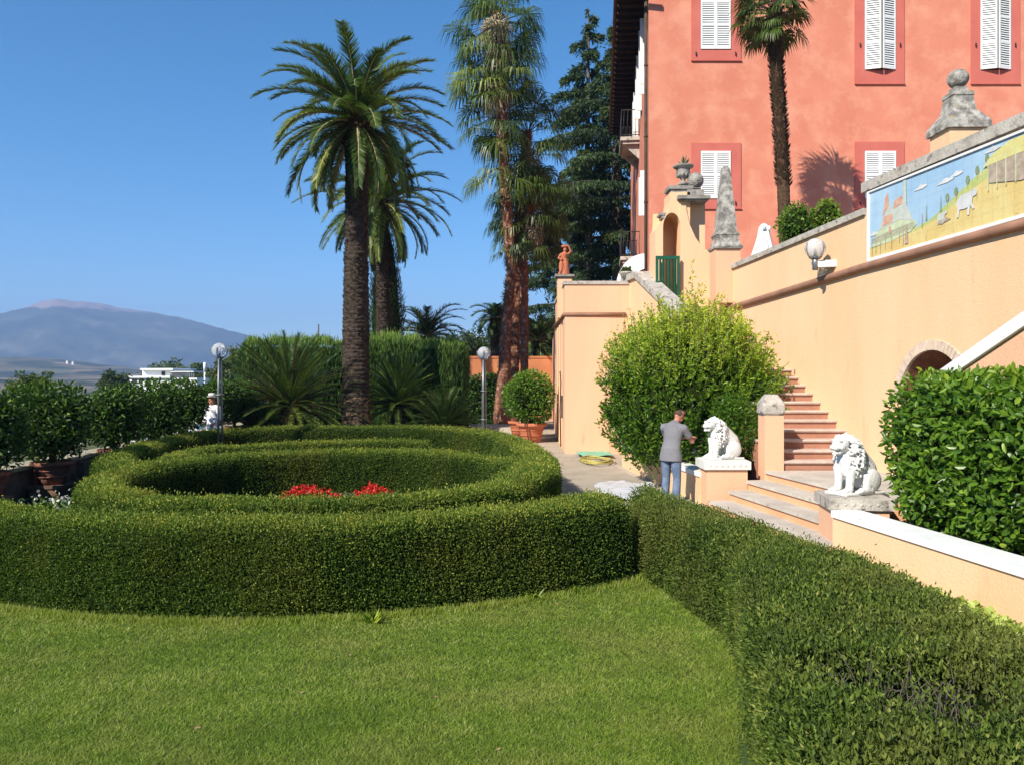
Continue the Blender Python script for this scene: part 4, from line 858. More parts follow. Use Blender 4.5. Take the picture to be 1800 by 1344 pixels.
# ------------------------------------------------------------------ big shrubs
def shoot_bush(name, label, loc, R, zc, nshoot, mat, group=None):
    t = thing(name, label, 'shrub', loc); core = MB(); core.ell((0, 0, zc), (R[0] * .70, R[1] * .70, R[2] * .72), None, 20, 12)
    core.build('inner_twigs', M['core'], t); st_ = MB(); lf = MB(); Ps, As, Ls, Ts = [], [], [], []
    for i in range(nshoot):
        th = rng.uniform(0, 2 * math.pi); u = rng.uniform(-.62, 1) if i % 3 else rng.uniform(.1, 1); q = math.sqrt(max(0, 1 - u * u)); k = rng.uniform(.80, 1.0) * (1 + .19 * float(wob(np.array([[q * math.cos(th), q * math.sin(th), u]]) * 1.6, 1.3, 7)[0]))
        tip = np.array([R[0] * q * math.cos(th) * k, R[1] * q * math.sin(th) * k, zc + R[2] * u * k])
        if u > .0: tip[2] += rng.exponential(.14) * (u * .5 + .5)
        if u > .55: tip[:2] *= .9; 
        base = np.array([tip[0] * .55, tip[1] * .55, max(.15, tip[2] - rng.uniform(.55, .95))])
        mid = (base + tip) / 2 + nrm(np.array([tip[0], tip[1], 0.])) * .08
        ss = np.linspace(0, 1, 5)[:, None]; C = (1 - ss) ** 2 * base + 2 * ss * (1 - ss) * mid + ss ** 2 * tip
        if i % 4 == 0: st_.tube(C, np.linspace(.012, .004, 5), 4)
        m_ = rng.integers(26, 38); s_ = rng.uniform(.15, 1, m_)[:, None]; P = (1 - s_) ** 2 * base + 2 * s_ * (1 - s_) * mid + s_ ** 2 * tip
        d = nrm(tip - mid); A = d * .8 + rng.normal(size=(m_, 3)) * .75; P = P + rng.normal(size=(m_, 3)) * .035 * (1.25 - s_)
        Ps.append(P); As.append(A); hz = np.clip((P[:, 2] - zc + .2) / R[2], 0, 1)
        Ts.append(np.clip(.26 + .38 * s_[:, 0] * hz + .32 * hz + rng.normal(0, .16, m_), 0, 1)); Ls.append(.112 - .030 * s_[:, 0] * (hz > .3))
    m_ = 5200; v = rng.normal(size=(m_, 3)); v = nrm(v) * rng.uniform(.6, 1.05, (m_, 1)); P = np.array([.60, -1.45, 1.18]) + v * [.48, .5, .80]      # low skirt of foliage towards the stair
    Ps.append(P); As.append(v * .6 + rng.normal(size=(m_, 3)) * .7); Ts.append(np.clip(.22 + rng.normal(0, .13, m_), 0, 1)); Ls.append(np.full(m_, .09))
    for i in range(150):   # tall young shoots standing above the crown
        th = rng.uniform(0, 6.28); q = math.sqrt(rng.uniform(0, .95)); x, y = R[0] * .9 * q * math.cos(th), R[1] * .9 * q * math.sin(th); z0 = zc + R[2] * math.sqrt(1 - q * q) * .82; hh = rng.uniform(.3, .85)
        b0 = np.array([x, y, z0 - .1]); t0 = b0 + [x * .10, y * .10, hh]; st_.tube([b0, t0], [.007, .003], 4); m_ = 34; s_ = rng.uniform(0, 1, m_)[:, None]; P = b0 + (t0 - b0) * s_
        Ps.append(P); As.append(rng.normal(size=(m_, 3)) * [1, 1, .5] + [0, 0, .75]); Ts.append(np.clip(.66 + rng.normal(0, .14, m_), 0, 1)); Ls.append(np.full(m_, .062))
    P = np.vstack(Ps); lf.leaves(P, np.vstack(As), np.concatenate(Ls), np.concatenate(Ls) * .40, .15, 0, .08, tint=np.concatenate(Ts)); st_.build('stems', M['bark_brown'], t); lf.build('foliage', mat, t); return t
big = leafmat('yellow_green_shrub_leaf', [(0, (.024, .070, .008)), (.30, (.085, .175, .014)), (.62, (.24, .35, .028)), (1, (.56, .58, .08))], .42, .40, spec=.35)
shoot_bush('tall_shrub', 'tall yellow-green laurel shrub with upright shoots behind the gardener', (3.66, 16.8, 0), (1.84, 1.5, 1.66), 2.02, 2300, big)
# clipped laurel block in the right planter
def laurel():
    t = thing('laurel_hedge', 'large clipped glossy laurel bush behind the near right planter wall', 'shrub', (5.9, 8.2, .4)); core = MB()
    rg = []
    for Y in np.linspace(10.35, 4.6, 24):
        k = min(1, math.sqrt(max(0, (10.5 - Y)) / .45)); w = .62 * k; xc = 5.44 + (10.35 - Y) * .165
        a = np.linspace(0, 2 * math.pi, 17)[:-1]; zz = 1.38; hh = .77 * (.7 + .3 * k)
        r_ = np.array([(xc + w * math.copysign(abs(math.cos(q)) ** .5, math.cos(q)), Y, zz + hh * math.copysign(abs(math.sin(q)) ** .5, math.sin(q))) for q in a])
        r_ += (wob(r_, 1.6) * .05)[:, None]; r_[:, 0] = np.where(r_[:, 2] < 1.2, xc + (r_[:, 0] - xc) * .85, r_[:, 0]); rg.append(r_)
    core.loft(rg, 0, True, True); c2 = MB(); n = 26000; P, Nn = core.sample(n); k = P[:, 1] > 5.6; P, Nn = P[k], Nn[k]; n = len(P)
    d = rng.uniform(-.02, .24, n) + .05 * wob(P * 2.4, 1); Q = P + Nn * d[:, None]
    A = Nn * .45 + rng.normal(size=(n, 3)) * .75 + [0, 0, -.05]
    tint = np.clip(.22 + .17 * rng.normal(size=n) + 1.0 * d + .14 * (Q[:, 2] > 2.15) + .1 * wob(P * 1.5, 1, 3), 0, 1)
    c2.leaves2(Q, A, .105, .052, .20, 0, .12, tint=tint)
    core.build('inner_twigs', M['core'], t, (5.9, 8.2, .4)); c2.build('foliage', M['laurel'], t, (5.9, 8.2, .4))
    st_ = MB()
    for (x, y) in ((5.25, 9.9), (5.5, 8.9), (5.6, 7.8), (5.8, 6.9)):
        st_ = MB()
        for j in range(3): st_.tube([(x, y, .42), (x + .05 * j, y + .08 * (j - 1), .7), (x + .1 + .08 * j, y + .2 * (j - 1), 1.1)], [.055, .045, .03], 7)
        st_.build('trunk', M['bark_brown'], t, (5.9, 8.2, .4))
laurel()
def roundbush(name, label, cat, loc, R, n, leaf, mat, group=None, flat=.0):
    mb = MB(); mb.ell((0, 0, R[2]), (R[0] * .8, R[1] * .8, R[2] * .8), None, 16, 10, 1); V, Fc, a, b, c = mb.ch[0]; mb.ch[0] = (V + nrm(V - [0, 0, R[2]]) * (wob(V, 2 / max(R)) * .12 * max(R))[:, None], Fc, a, b, c)
    P, Nn = mb.sample(n); d = rng.uniform(-.05, .35, n) * min(R) * .8; A = Nn * .5 + rng.normal(size=(n, 3)) * .7 + [0, 0, .2]
    mb.leaves(P + Nn * d[:, None] , A, leaf, leaf * .45, .18, 0, .05, tint=np.clip(.3 + .2 * rng.normal(size=n) + .6 * d / min(R) + .12 * Nn[:, 2], 0, 1))
    return tag(mb.build(name, [mat, M['core']], None, loc, local=True), label, cat, group)
for px, py, w, lb in ((1398, 400, .48, 'rounded green bush at the foot of the windmill palm'), (1450, 392, .38, 'lower yellow-green bush right of the windmill palm foot')):
    Y = 20.5; p = at(px, py, Y); roundbush('bush', lb, 'bush', (p[0], Y, p[2] - .45), (w, w, .5), 900, .11, M['laurel'] if w > .4 else M['shoot'])
# the shadow on the villa comes from the windmill palm's crown

# ------------------------------------------------------------------ palms
def frond_set(mb, base, specs, mat=0, L0=3.4, nl=46, ll=.42, lw=.030, vee=.6, droopleaf=.12, stem=None):
    """specs: (azimuth, start elevation, bend, length scale, tint)"""
    for (az, el, bend, ls_, tn) in specs:
        L = L0 * ls_; ns = 14; h = np.array([math.cos(az), math.sin(az), 0]); p = np.array(base, float); e = el; pts = [p.copy()]
        for i in range(ns):
            e -= bend / ns * (.45 + 1.1 * i / ns); p = p + (h * math.cos(e) + np.array([0, 0, math.sin(e)])) * L / ns; pts.append(p.copy())
        C = np.array(pts); mb.tube(C, np.linspace(.035, .008, ns + 1) * (L0 / 3.4) ** .5, 4, mat + 1 if stem is None else stem, False)
        s_ = np.linspace(.13, .995, nl); idx = s_ * ns; i0 = np.minimum(idx.astype(int), ns - 1); fr = (idx - i0)[:, None]
        B = C[i0] * (1 - fr) + C[i0 + 1] * fr; T = nrm(C[i0 + 1] - C[i0]); side = nrm(np.cross(T, [0, 0, 1.])); upv = np.cross(side, T)
        prof = np.clip(np.minimum(s_ * 5, 1) * (1 - .55 * s_ ** 3), .25, 1) * ll * ls_
        for sg in (-1, 1):
            ang = .95 - .35 * s_; ang = ang[:, None]; v = vee * rng.uniform(.4, 1.2, nl)[:, None]
            D = T * np.cos(ang) + (side * sg * np.cos(v) + upv * np.sin(v)) * np.sin(ang) + rng.normal(size=(nl, 3)) * .07; D = nrm(D); D[:, 2] -= droopleaf * rng.uniform(.2, 1.4, nl); D = nrm(D)
            ln = prof * rng.uniform(.85, 1.1, nl); sv = nrm(np.cross(D, upv + rng.normal(size=(nl, 3)) * .3))
            mb.blades(B, B + D * ln[:, None], sv, lw, mat, np.clip(tn + rng.normal(0, .12, nl), 0, 1), .2)
def trunk_rings(mb, pts, rad, bump=.06, nring=60, n=18, mat=0):
    P = np.array(pts, float); d = np.concatenate([[0], np.cumsum(np.linalg.norm(np.diff(P, axis=0), axis=1))]); t = np.linspace(0, 1, nring * 3)
    C = np.stack([np.interp(t * d[-1], d, P[:, i]) for i in range(3)], 1); R = np.interp(t, np.linspace(0, 1, len(rad)), rad); rg = []
    a = np.arange(n) * 2 * math.pi / n
    for i in range(len(C)):
        k = R[i] * (1 + bump * (1.0 if i % 3 == 2 else (0.1 if i % 3 == 0 else .6)) + .025 * np.sin(a * 5 + i * .7) + rng.normal(0, .012, n)); rg.append(np.stack([C[i, 0] + k * np.cos(a), C[i, 1] + k * np.sin(a), np.full(n, C[i, 2])], 1))
    mb.loft(rg, mat, False, True)
def scales(mb, C, R0, R1, n, L, w, mat, out=.8, spread=1.0):   # old leaf bases standing off a trunk
    C = np.array(C, float); t = rng.uniform(0, 1, n); k = t * (len(C) - 1); i = np.minimum(k.astype(int), len(C) - 2); f = (k - i)[:, None]; P = C[i] * (1 - f) + C[i + 1] * f
    a = rng.uniform(0, 6.28, n); D = np.stack([np.cos(a), np.sin(a), 0 * a], 1); r = (R0 + (R1 - R0) * t)[:, None]
    B = P + D * r * .93; A = D * out + np.array([0, 0, 1.]); A = nrm(A); S = np.stack([-np.sin(a), np.cos(a), 0 * a], 1)
    ln = (L * rng.uniform(.5, 1.3, n))[:, None]; wv = w * rng.uniform(.7, 1.3, n)
    mb.blades(B, B + A * ln, S, wv, mat, None, .7)
    mb.blades(B + A * ln - S * 0, B + D * .02 + [0, 0, .0] + A * ln * .2, S, wv * .8, mat, None, .7)
def date_palm(label, base, Hc, rb, rt, nf, L0, lean=(0, 0), skipfront=False, seed=1):
    t = thing('date_palm', label, 'palm tree', base); rs_ = np.random.default_rng(seed)
    mb = MB(); top = np.array([lean[0], lean[1], Hc]); tp = [(0, 0, 0), (0, 0, .35), (lean[0] * .3, 0, Hc * .4), (lean[0] * .8, lean[1] * .8, Hc * .85), tuple(top)]
    trunk_rings(mb, tp, [rb * 1.22, rb * 1.02, rb * .98, rb * .95, rb * .9, rt, rt * .98, rt * 1.0, rt * 1.12], .05, int(Hc * 7), 20)
    scales(mb, [(0, 0, 1.6), top - [0, 0, .6]], rb, rt, int(Hc * 150), .10, .13, 0, .9)
    mb.build('trunk', M['bark_date'], t)
    mb = MB(); scales(mb, [(0, 0, 0), (0, 0, 1.5)], rb * 1.22, rb * 1.04, 1100, .09, .13, 0, .6); mb.build('scarred_foot', M['bark_cut'], t)
    mb = MB(); a = np.arange(16) * 2 * math.pi / 16
    mb.lathe([(rt * .95, -1.0), (rt * 1.15, -.55), (rt * 1.35, -.1), (rt * 1.1, .3), (.1, .45)], tuple(top), 18, 0)
    scales(mb, [top - [0, 0, 1.0], top + [0, 0, .25]], rt, rt * 1.45, 240, .20, .11, 0, 1.2); scales(mb, [top - [0, 0, .8], top + [0, 0, .05]], rt * 1.1, rt * 1.4, 34, .14, .10, 1, 1.6)
    mb.build('leaf_base_boss', [M['husk'], M['pale_scar']], t)
    mb = MB(); sp_ = []
    for i in range(nf):
        q = (i + .5) / nf; el = 1.40 - q * 2.25 + rs_.normal(0, .09); az = i * 2.39996 + rs_.normal(0, .12)
        sp_.append((az, el, 1.05 + rs_.uniform(-.25, .35) + (.25 if el > .4 else 0), rs_.uniform(.86, 1.08) * (1 - .16 * max(0, -el)), np.clip(.42 + .12 * rs_.normal() + .22 * (rs_.uniform() < .3), 0, 1)))
    frond_set(mb, top + [0, 0, .15], sp_, 0, L0, 150, .50, .036, .38, .09)
    mb.build('crown', [M['palm'], M['pale_scar']], t)
    mb = MB(); frond_set(mb, top, [(rs_.uniform(0, 6.28), -.1 + rs_.normal() * .3, .9, .42, .5) for _ in range(9)], 0, L0, 24, .3, .03, .3, .3); mb.build('dry_frond', [M['palm_dry'], M['pale_scar']], t)
    return t
b = at(625, 655, 27); date_palm('tallest date palm with thick dark trunk rising behind the round hedges', (b[0], 27, 0), 10.75, .45, .37, 74, 3.6, (.05, 0), seed=3)
b = at(677, 655, 37.5); date_palm('second smaller date palm farther back with lighter trunk', (b[0], 37.5, 0), 10.2, .36, .30, 64, 3.9, (-.2, 0), seed=9)

def fan_leaves(mb, top, specs, mat=0, stem=1, nb=26, R=.85, w=.05, tips=True):
    for (az, el, pl_, tn, dr, sc_) in specs:
        h = np.array([math.cos(az), math.sin(az), 0]); d = h * math.cos(el) + np.array([0, 0, math.sin(el)])
        hub = np.array(top) + d * pl_; hub[2] -= .12 * pl_; mb.tube([top, (np.array(top) + hub) / 2 + [0, 0, .05 * pl_], hub], [.022, .018, .012], 4, stem, False)
        side = np.array([-h[1], h[0], 0.]); a = np.linspace(-1.75, 1.75, nb) + rng.normal(0, .04, nb); D0 = nrm(d + [0, 0, -.25])
        D = D0 * np.cos(a)[:, None] + side * np.sin(a)[:, None]; D = nrm(D + rng.normal(size=(nb, 3)) * .05); upv = np.cross(side, D0)
        ln = R * sc_ * (1 - .22 * np.abs(a) / 1.75) * rng.uniform(.9, 1.08, nb); B = np.tile(hub, (nb, 1)); m1 = B + D * (ln * .58)[:, None]
        sv = nrm(np.cross(D, upv)); V = np.stack([B - sv * .006, B + sv * .006, m1 + sv * w * .5, m1 - sv * w * .5], 1).reshape(-1, 3); tt = np.clip(tn + rng.normal(0, .08, nb), 0, 1)
        mb.add(V, np.arange(4 * nb).reshape(nb, 4), mat, False, np.repeat(tt, 4))
        D2 = nrm(D * .55 + np.array([0, 0, -1.]) * dr * rng.uniform(.6, 1.4, nb)[:, None]); tip = m1 + D2 * (ln * .45)[:, None]
        mb.blades(m1, tip, sv, w, mat, tt, .1)
def fan_palm(label, base, path, rads, crown_specs, R=.95, skirt=None, name='fan_palm', bark='bark_red', scl=900, skirt_n=0):
    t = thing(name, label, 'palm tree', base, 0, 'tall fan palms beside the tower' if name == 'fan_palm' else None); mb = MB(); P = np.array(path, float) - np.array(base)
    trunk_rings(mb, P, rads, .04, 70, 12); 
    scales(mb, P[1:], rads[1], rads[-1], scl, .15, .06, 0, .9); mb.build('trunk', M[bark], t)
    top = P[-1]; mb = MB()
    for (dz_, n, el0, el1, pl_, tn, dr) in crown_specs:
        fan_leaves(mb, tuple(top + [0, 0, dz_]), [(rng.uniform(0, 6.28), rng.uniform(el0, el1), pl_ * rng.uniform(.7, 1.15), np.clip(tn + rng.normal(0, .12), 0, 1), dr, rng.uniform(.85, 1.1)) for _ in range(n)], 0, 2, 26, R)
    mb.build('crown', [M['fan'], M['palm_dry'], M['bark_brown']], t)
    if skirt_n:
        mb = MB(); dz0, dz1 = skirt
        for _ in range(skirt_n):
            z = rng.uniform(dz0, dz1); fan_leaves(mb, tuple(top + [0, 0, z]), [(rng.uniform(0, 6.28), rng.uniform(-1.35, -.7), .55 * rng.uniform(.6, 1.3), rng.uniform(0, .9), 1.6, .8)], 0, 1, 16, R, .045)
        mb.build('dry_skirt', [M['palm_dry'], M['bark_brown']], t)
    return t
Yw = 34.5
def pth(pts, Y, z0=0): 
    r_ = [at(px, py, Y) for px, py in pts]; r_[0][2] = z0; return r_
p = pth([(881, 750), (884, 700), (891, 560), (899, 480), (886, 300), (878, 150), (876, 60), (874, 20)], Yw)
fan_palm('tallest fan palm with red-brown trunk and long hanging skirt reaching the photo top', tuple(p[0]), p, [.40, .26, .20, .21, .23, .21, .18, .18], [(.6, 30, .0, 1.4, 1.4, .35, .7), (-.6, 34, -.6, .5, 1.5, .40, 1.2), (-1.8, 22, -.9, .0, 1.4, .5, 1.4), (-3.0, 24, -.6, .3, 1.45, .72, 1.1), (-4.6, 16, -.9, .0, 1.35, .5, 1.3), (-6.8, 9, -.6, 0, 1.3, .6, 1.2)], 1.3, (-3.4, .3), skirt_n=60, scl=1700)
p = pth([(902, 742), (904, 640), (909, 480), (915, 330), (925, 270), (928, 235)], Yw + 2)
fan_palm('second fan palm close behind the tallest one with ragged hanging leaves', tuple(p[0]), p, [.26, .22, .22, .22, .20, .17], [(0, 28, .0, 1.3, 1.4, .4, .8), (-1.0, 28, -.9, .4, 1.5, .42, 1.2), (-2.4, 22, -1.0, .0, 1.45, .5, 1.3), (-3.8, 14, -.9, .0, 1.35, .4, 1.3)], 1.25, (-3.6, -.3), skirt_n=50, scl=1200)
p = pth([(921, 742), (922, 600), (921, 480), (917, 420), (925, 385), (934, 355)], Yw + 1)
fan_palm('shortest fan palm of the clump with slim trunk and drooping crown', tuple(p[0]), p, [.19, .17, .18, .18, .17, .15], [(0, 24, .0, 1.3, 1.2, .35, .8), (-.7, 24, -.9, .3, 1.3, .4, 1.2), (-1.7, 14, -.9, .1, 1.2, .4, 1.2)], 1.1, (-1.6, -.3), skirt_n=14, scl=900)
p = pth([(1384, 420), (1377, 330), (1370, 200), (1364, 110), (1362, 40), (1362, 22)], 24.4, 4.1)
fan_palm('slim windmill palm with shaggy dark trunk in front of the pink villa', tuple(p[0]), p, [.18, .18, .185, .185, .18, .13], [(0, 28, -.1, 1.3, .78, .30, .5), (-.1, 24, -.75, .25, .80, .40, 1.0)], .72, name='windmill_palm', bark='husk', scl=2600)

def cycad(label, loc, L0, nf, hz, seed, tint=.3, group='cycads behind the round hedges', name='cycad', ll=.26, elmin=-.25):
    t = thing(name, label, 'cycad', loc, 0, group); rs_ = np.random.default_rng(seed); mb = MB(); mb.lathe([(.24, 0), (.28, hz * .4), (.26, hz * .8), (.16, hz), (.03, hz + .08)], (0, 0, 0), 14); scales(mb, [(0, 0, .1), (0, 0, hz)], .27, .22, 160, .09, .08, 0, 1); mb.build('trunk', M['husk'], t)
    mb = MB(); sp_ = [(i * 2.4 + rs_.normal(0, .1), 1.48 - (1.48 - elmin) * ((i + .5) / nf) ** 1.15 + rs_.normal(0, .06), .55 + rs_.uniform(-.15, .25), rs_.uniform(.85, 1.1), np.clip(tint + .15 * rs_.normal() + .25 * (i > nf * .8), 0, 1)) for i in range(nf)]
    frond_set(mb, (0, 0, hz), sp_, 0, L0, 100, ll * .85, .014, .45, .02); mb.build('crown', [M['cycad'], M['husk']], t); return t
cycad('largest cycad with broad upright fountain of fronds, left of the tall palm trunk', (at(508, 0, 26)[0], 26, 0), 2.45, 150, 1.30, 5, .45)
cycad('smaller cycad just right of the tall palm trunk', (at(700, 0, 28.2)[0], 28.2, 0), 1.85, 110, 1.25, 6, .42)
cycad('low dark cycad in shade right of the smaller cycad', (at(780, 0, 27)[0], 27, 0), 1.5, 80, .55, 8, .2)
cycad('low spreading cycad below the largest one at its left', (at(455, 0, 25.5)[0], 25.5, 0), 1.3, 70, .3, 11, .25)

# ------------------------------------------------------------------ conifers, cypress, background trees
def cedar(label, base, Ht, rb, nbr, Rlow, z0, seed, lopside=0, dens=1.0):
    t = thing('cedar_tree', label, 'conifer', base, 0, 'dark cedars behind the villa'); r = np.random.default_rng(seed)
    mb = MB(); mb.tube([(0, 0, 0), (.1, 0, Ht * .3), (-.1, 0, Ht * .6), (0, 0, Ht)], [rb, rb * .8, rb * .5, .05], 10); Ps, As, Ts = [], [], []
    for i in range(nbr):
        q = (i + r.uniform()) / nbr; z = z0 + (Ht - z0) * q; L = Rlow * (1 - q) ** .55 * r.uniform(.45, 1.2); az = i * 2.4 + r.normal(0, .3)
        if math.cos(az) < -.2 and lopside: L *= lopside
        h = np.array([math.cos(az), math.sin(az), 0]); ss = np.linspace(0, 1, 8); C = np.array([h * L * s_ + np.array([0, 0, z + L * (.12 * s_ - .30 * s_ * s_)]) for s_ in ss]); mb.tube(C, np.linspace(max(.03, .10 * L / Rlow), .015, 8), 5)
        m_ = int(L * 300 * dens); s_ = r.uniform(.12, 1, m_); k = s_ * 7; i0 = np.minimum(k.astype(int), 6); f = (k - i0)[:, None]; P = C[i0] * (1 - f) + C[i0 + 1] * f
        side = np.array([-h[1], h[0], 0.]); lat = r.uniform(-1, 1, m_) * L * .30 * (1 - .55 * s_); lat = np.round(lat / .28) * .28 + r.normal(0, .06, m_)
        P = P + side * lat[:, None]; P[:, 2] += -np.abs(r.normal(0, .26, m_)) - .12 * np.abs(lat) + .06
        A = h * .5 + side * np.sign(lat)[:, None] * .5 + np.array([0, 0, -.75]) + r.normal(size=(m_, 3)) * .45; Ps.append(P); As.append(A); Ts.append(np.clip(.30 + .5 * (s_ - .5) + r.normal(0, .2, m_), 0, 1))
    mb.build('trunk', M['bark_grey'], t); lf = MB(); lf.leaves(np.vstack(Ps), np.vstack(As), .30, .085, .1, 0, .05, tint=np.concatenate(Ts)); lf.build('foliage', M['needle'], t)
p = at(1087, 655, 50); cedar('tall dark cedar with thick grey trunk right beside the villa eaves', (p[0], 50, 0), 25, .62, 46, 6.6, 8.5, 3, dens=1.2)
p = at(1035, 655, 54); cedar('slender dark cedar standing left of the thick-trunked one', (p[0], 54, 0), 27, .38, 52, 4.8, 6.0, 4, dens=1.2)
p = at(985, 655, 60); cedar('lower dark cedar with drooping boughs behind the fan palm trunks', (p[0], 60, 0), 15.5, .35, 34, 5.4, 3.0, 5)
def column_tree(name, label, cat, base, prof, n, leaf, mat, group=None, up=1.2, width=.14, streak=.0):
    t = thing(name, label, cat, base, 0, group); mb = MB(); rg = []
    a = np.linspace(0, 2 * math.pi, 17)[:-1]
    for z, r in prof:
        q = np.stack([r * np.cos(a), r * np.sin(a), np.full(16, z)], 1); q[:, :2] *= (1 + .10 * wob(q * 1.3 + base[0], 1.5))[:, None]; rg.append(q)
    core = MB(); core.loft(rg, 0, True); P, Nn = core.sample(n); core2 = MB(); core2.loft([np.stack([x[:, 0] * .86, x[:, 1] * .86, x[:, 2]], 1) for x in rg], 0, True)
    core2.build('inner_twigs', M['core'], t); d = rng.uniform(-.12, .12, n) + .06 * wob(P * 2.2, 1)
    mb.leaves(P + Nn * d[:, None], Nn * .45 + [0, 0, up] + rng.normal(size=(n, 3)) * .28, leaf, leaf * width, .1, 0, tint=np.clip(.30 + rng.normal(0, .18, n) + 1.1 * d, 0, 1)); mb.build('foliage', M[mat], t)
    tk = MB(); tk.tube([(0, 0, 0), (0, 0, prof[0][0] + .4)], .16, 8); tk.build('trunk', M['bark_brown'], t); return t
p = at(657, 655, 36); column_tree('cypress', 'narrow dark cypress column standing between the two date palm trunks', 'cypress', (p[0], 39.5, 0), [(.3, .4), (2, .72), (5, .78), (7.5, .62), (9.0, .32), (9.8, .05)], 9000, .22, 'needle')
# clipped conifer hedge: a row of blocks
def block_hedge(label, px0, px1, Y, ztop, depth, n, group='clipped conifer blocks behind the date palms'):
    X0, X1 = (px0 - 900) / F * Y, (px1 - 900) / F * Y; c = ((X0 + X1) / 2, Y, 0); w, dd = (X1 - X0) / 2, depth / 2
    mb = MB(); rg = []; a = np.linspace(0, 2 * math.pi, 25)[:-1]; sg = lambda v, e: np.sign(v) * np.abs(v) ** e
    for z, k in ((.05, .93), (.5, .98), (ztop * .5, 1.0), (ztop * .85, .98), (ztop * .96, .90), (ztop, .72), (ztop + .02, .2)):
        q = np.stack([w * k * sg(np.cos(a), .35), dd * k * sg(np.sin(a), .35), np.full(24, z)], 1); q[:, :2] *= (1 + .03 * wob(q, 2.4))[:, None]; rg.append(q)
    mb.loft([g * [.95, .93, .985] for g in rg], 1, True); c0 = MB(); c0.loft(rg, 0, True); P, Nn = c0.sample(n); k = (Nn[:, 1] < .5) | (Nn[:, 2] > .3); P, Nn = P[k], Nn[k]; n = len(P)
    st_ = .09 * np.sin(P[:, 0] * 7 + wob(P * 1.5, 1) * 2.0); d = rng.uniform(-.05, .10, n) + st_
    top = Nn[:, 2] > .5; A = Nn * .22 + np.stack([rng.normal(0, .16, n), rng.normal(0, .16, n), np.full(n, 1.)], 1)
    mb.leaves(P + Nn * d[:, None] + np.stack([0 * d, 0 * d, np.where(top, rng.exponential(.05, n), 0)], 1), A, .24, .028, .1, 0, tint=np.clip(.28 + rng.normal(0, .16, n) + 1.4 * d + .32 * top + .12 * (P[:, 2] > ztop * .85), 0, 1))
    return tag(mb.build('conifer_hedge', [M['cypress'], M['core']], None, c, local=True), label, 'hedge', group)
block_hedge('left conifer hedge block behind the largest cycad', 428, 612, 31, 3.42, 2.4, 22000)
block_hedge('widest conifer hedge block directly behind the tall palm trunk', 613, 742, 31.2, 3.55, 2.4, 18000)
block_hedge('right conifer hedge block with feathery vertical shoots', 744, 817, 30.4, 3.35, 2.2, 12000)
# ivy covered dark hedge and orange wall at the back right
w_ = thing('boundary_wall', 'orange plastered garden wall at the back behind the fan palm trunks', 'wall', (0, 41, 0)); mb = MB()
mb.bb(-4.2, 3.0, 41, 41.35, 0, 3.15); mb.build('wall', M['orangewall'], w_, (0, 41, 0)); mb = MB(); mb.bb(-4.25, 3.05, 40.96, 41.39, 3.152, 3.25); mb.build('coping', M['orangewall'], w_, (0, 41, 0))
def ivy(label, px0, px1, Y, z1, dd, n, mat='citrus', leaf=.13):
    X0, X1 = (px0 - 900) / F * Y, (px1 - 900) / F * Y; mb = MB(); mb.bb(X0 + .08, X1 - .08, Y + .1, Y + dd, .02, z1 - .08, 1); c = MB(); c.bb(X0, X1, Y, Y + dd, 0, z1); P, Nn = c.sample(n); k = Nn[:, 1] < .5; P, Nn = P[k], Nn[k]; n = len(P)
    d = rng.uniform(-.08, .12, n) + .08 * wob(P * 1.5, 1.2); mb.leaves(P + Nn * d[:, None], Nn * .4 + rng.normal(size=(n, 3)) * .7 + [0, 0, -.2], leaf, leaf * .7, .15, 0, tint=np.clip(.3 + rng.normal(0, .2, n) + d, 0, 1))
    return tag(mb.build('ivy_hedge', [M[mat], M['core']], None, ((X0 + X1) / 2, Y, 0)), label, 'hedge')
ivy('dark leafy hedge against the orange wall behind the right lamp post', 812, 888, 36.5, 2.15, .8, 4200)
# trees and low palms beyond
def crown_tree(name, label, cat, base, th, R, ncl, leaf, mat, seed, group=None, trunk_r=.18):
    t = thing(name, label, cat, base, 0, group); r = np.random.default_rng(seed); mb = MB()
    mb.tube([(0, 0, 0), (.05, 0, th * .5), (0, 0, th + R[2] * .4)], [trunk_r, trunk_r * .8, trunk_r * .4], 8)
    Ps, As, Ts = [], [], []; c0 = np.array([0, 0, th + R[2] * .75])
    for i in range(ncl):
        u = r.normal(size=3); u /= np.linalg.norm(u); k = r.uniform(.35, 1) ** .5; c = c0 + u * np.array(R) * k * (1 + .2 * r.normal())
        if i % 3 == 0: mb.tube([(0, 0, th * .7), tuple(c * .5 + np.array([0, 0, th * .4])), tuple(c)], [trunk_r * .4, trunk_r * .25, .02], 5)
        m_ = 60; cr = min(R) * r.uniform(.18, .34); v = r.normal(size=(m_, 3)); v /= np.linalg.norm(v, axis=1)[:, None]; P = c + v * cr * r.uniform(.5, 1.1, (m_, 1)) * [1.2, 1.2, .8]
        Ps.append(P); As.append(v * .5 + r.normal(size=(m_, 3)) * .6); Ts.append(np.clip(.35 + r.normal(0, .14) + r.normal(0, .14, m_) + .15 * v[:, 2], 0, 1))
    mb.build('trunk', M['bark_brown'], t); lf = MB(); lf.leaves(np.vstack(Ps), np.vstack(As), leaf, leaf * .55, .15, 0, tint=np.concatenate(Ts)); lf.build('crown', M[mat], t); return t
def tpx(name, label, cat, px, ptop, Y, wpx, z0, mat, seed, group='trees beyond the garden', ncl=None, leaf=None):
    x = (px - 900) / F * Y; zt = H + (HZ - ptop) / F * Y; rx_ = wpx / 2 / F * Y; hh = zt - z0; rz_ = min(rx_ * .9, hh * .5); th = hh - rz_ * 1.75
    return crown_tree(name, label, cat, (x, Y, z0), max(th, .2), (rx_, rx_, rz_), ncl or 70, leaf or max(.16, Y / 260), mat, seed, group, max(.12, rx_ * .06))
G_ = 'trees beyond the garden'
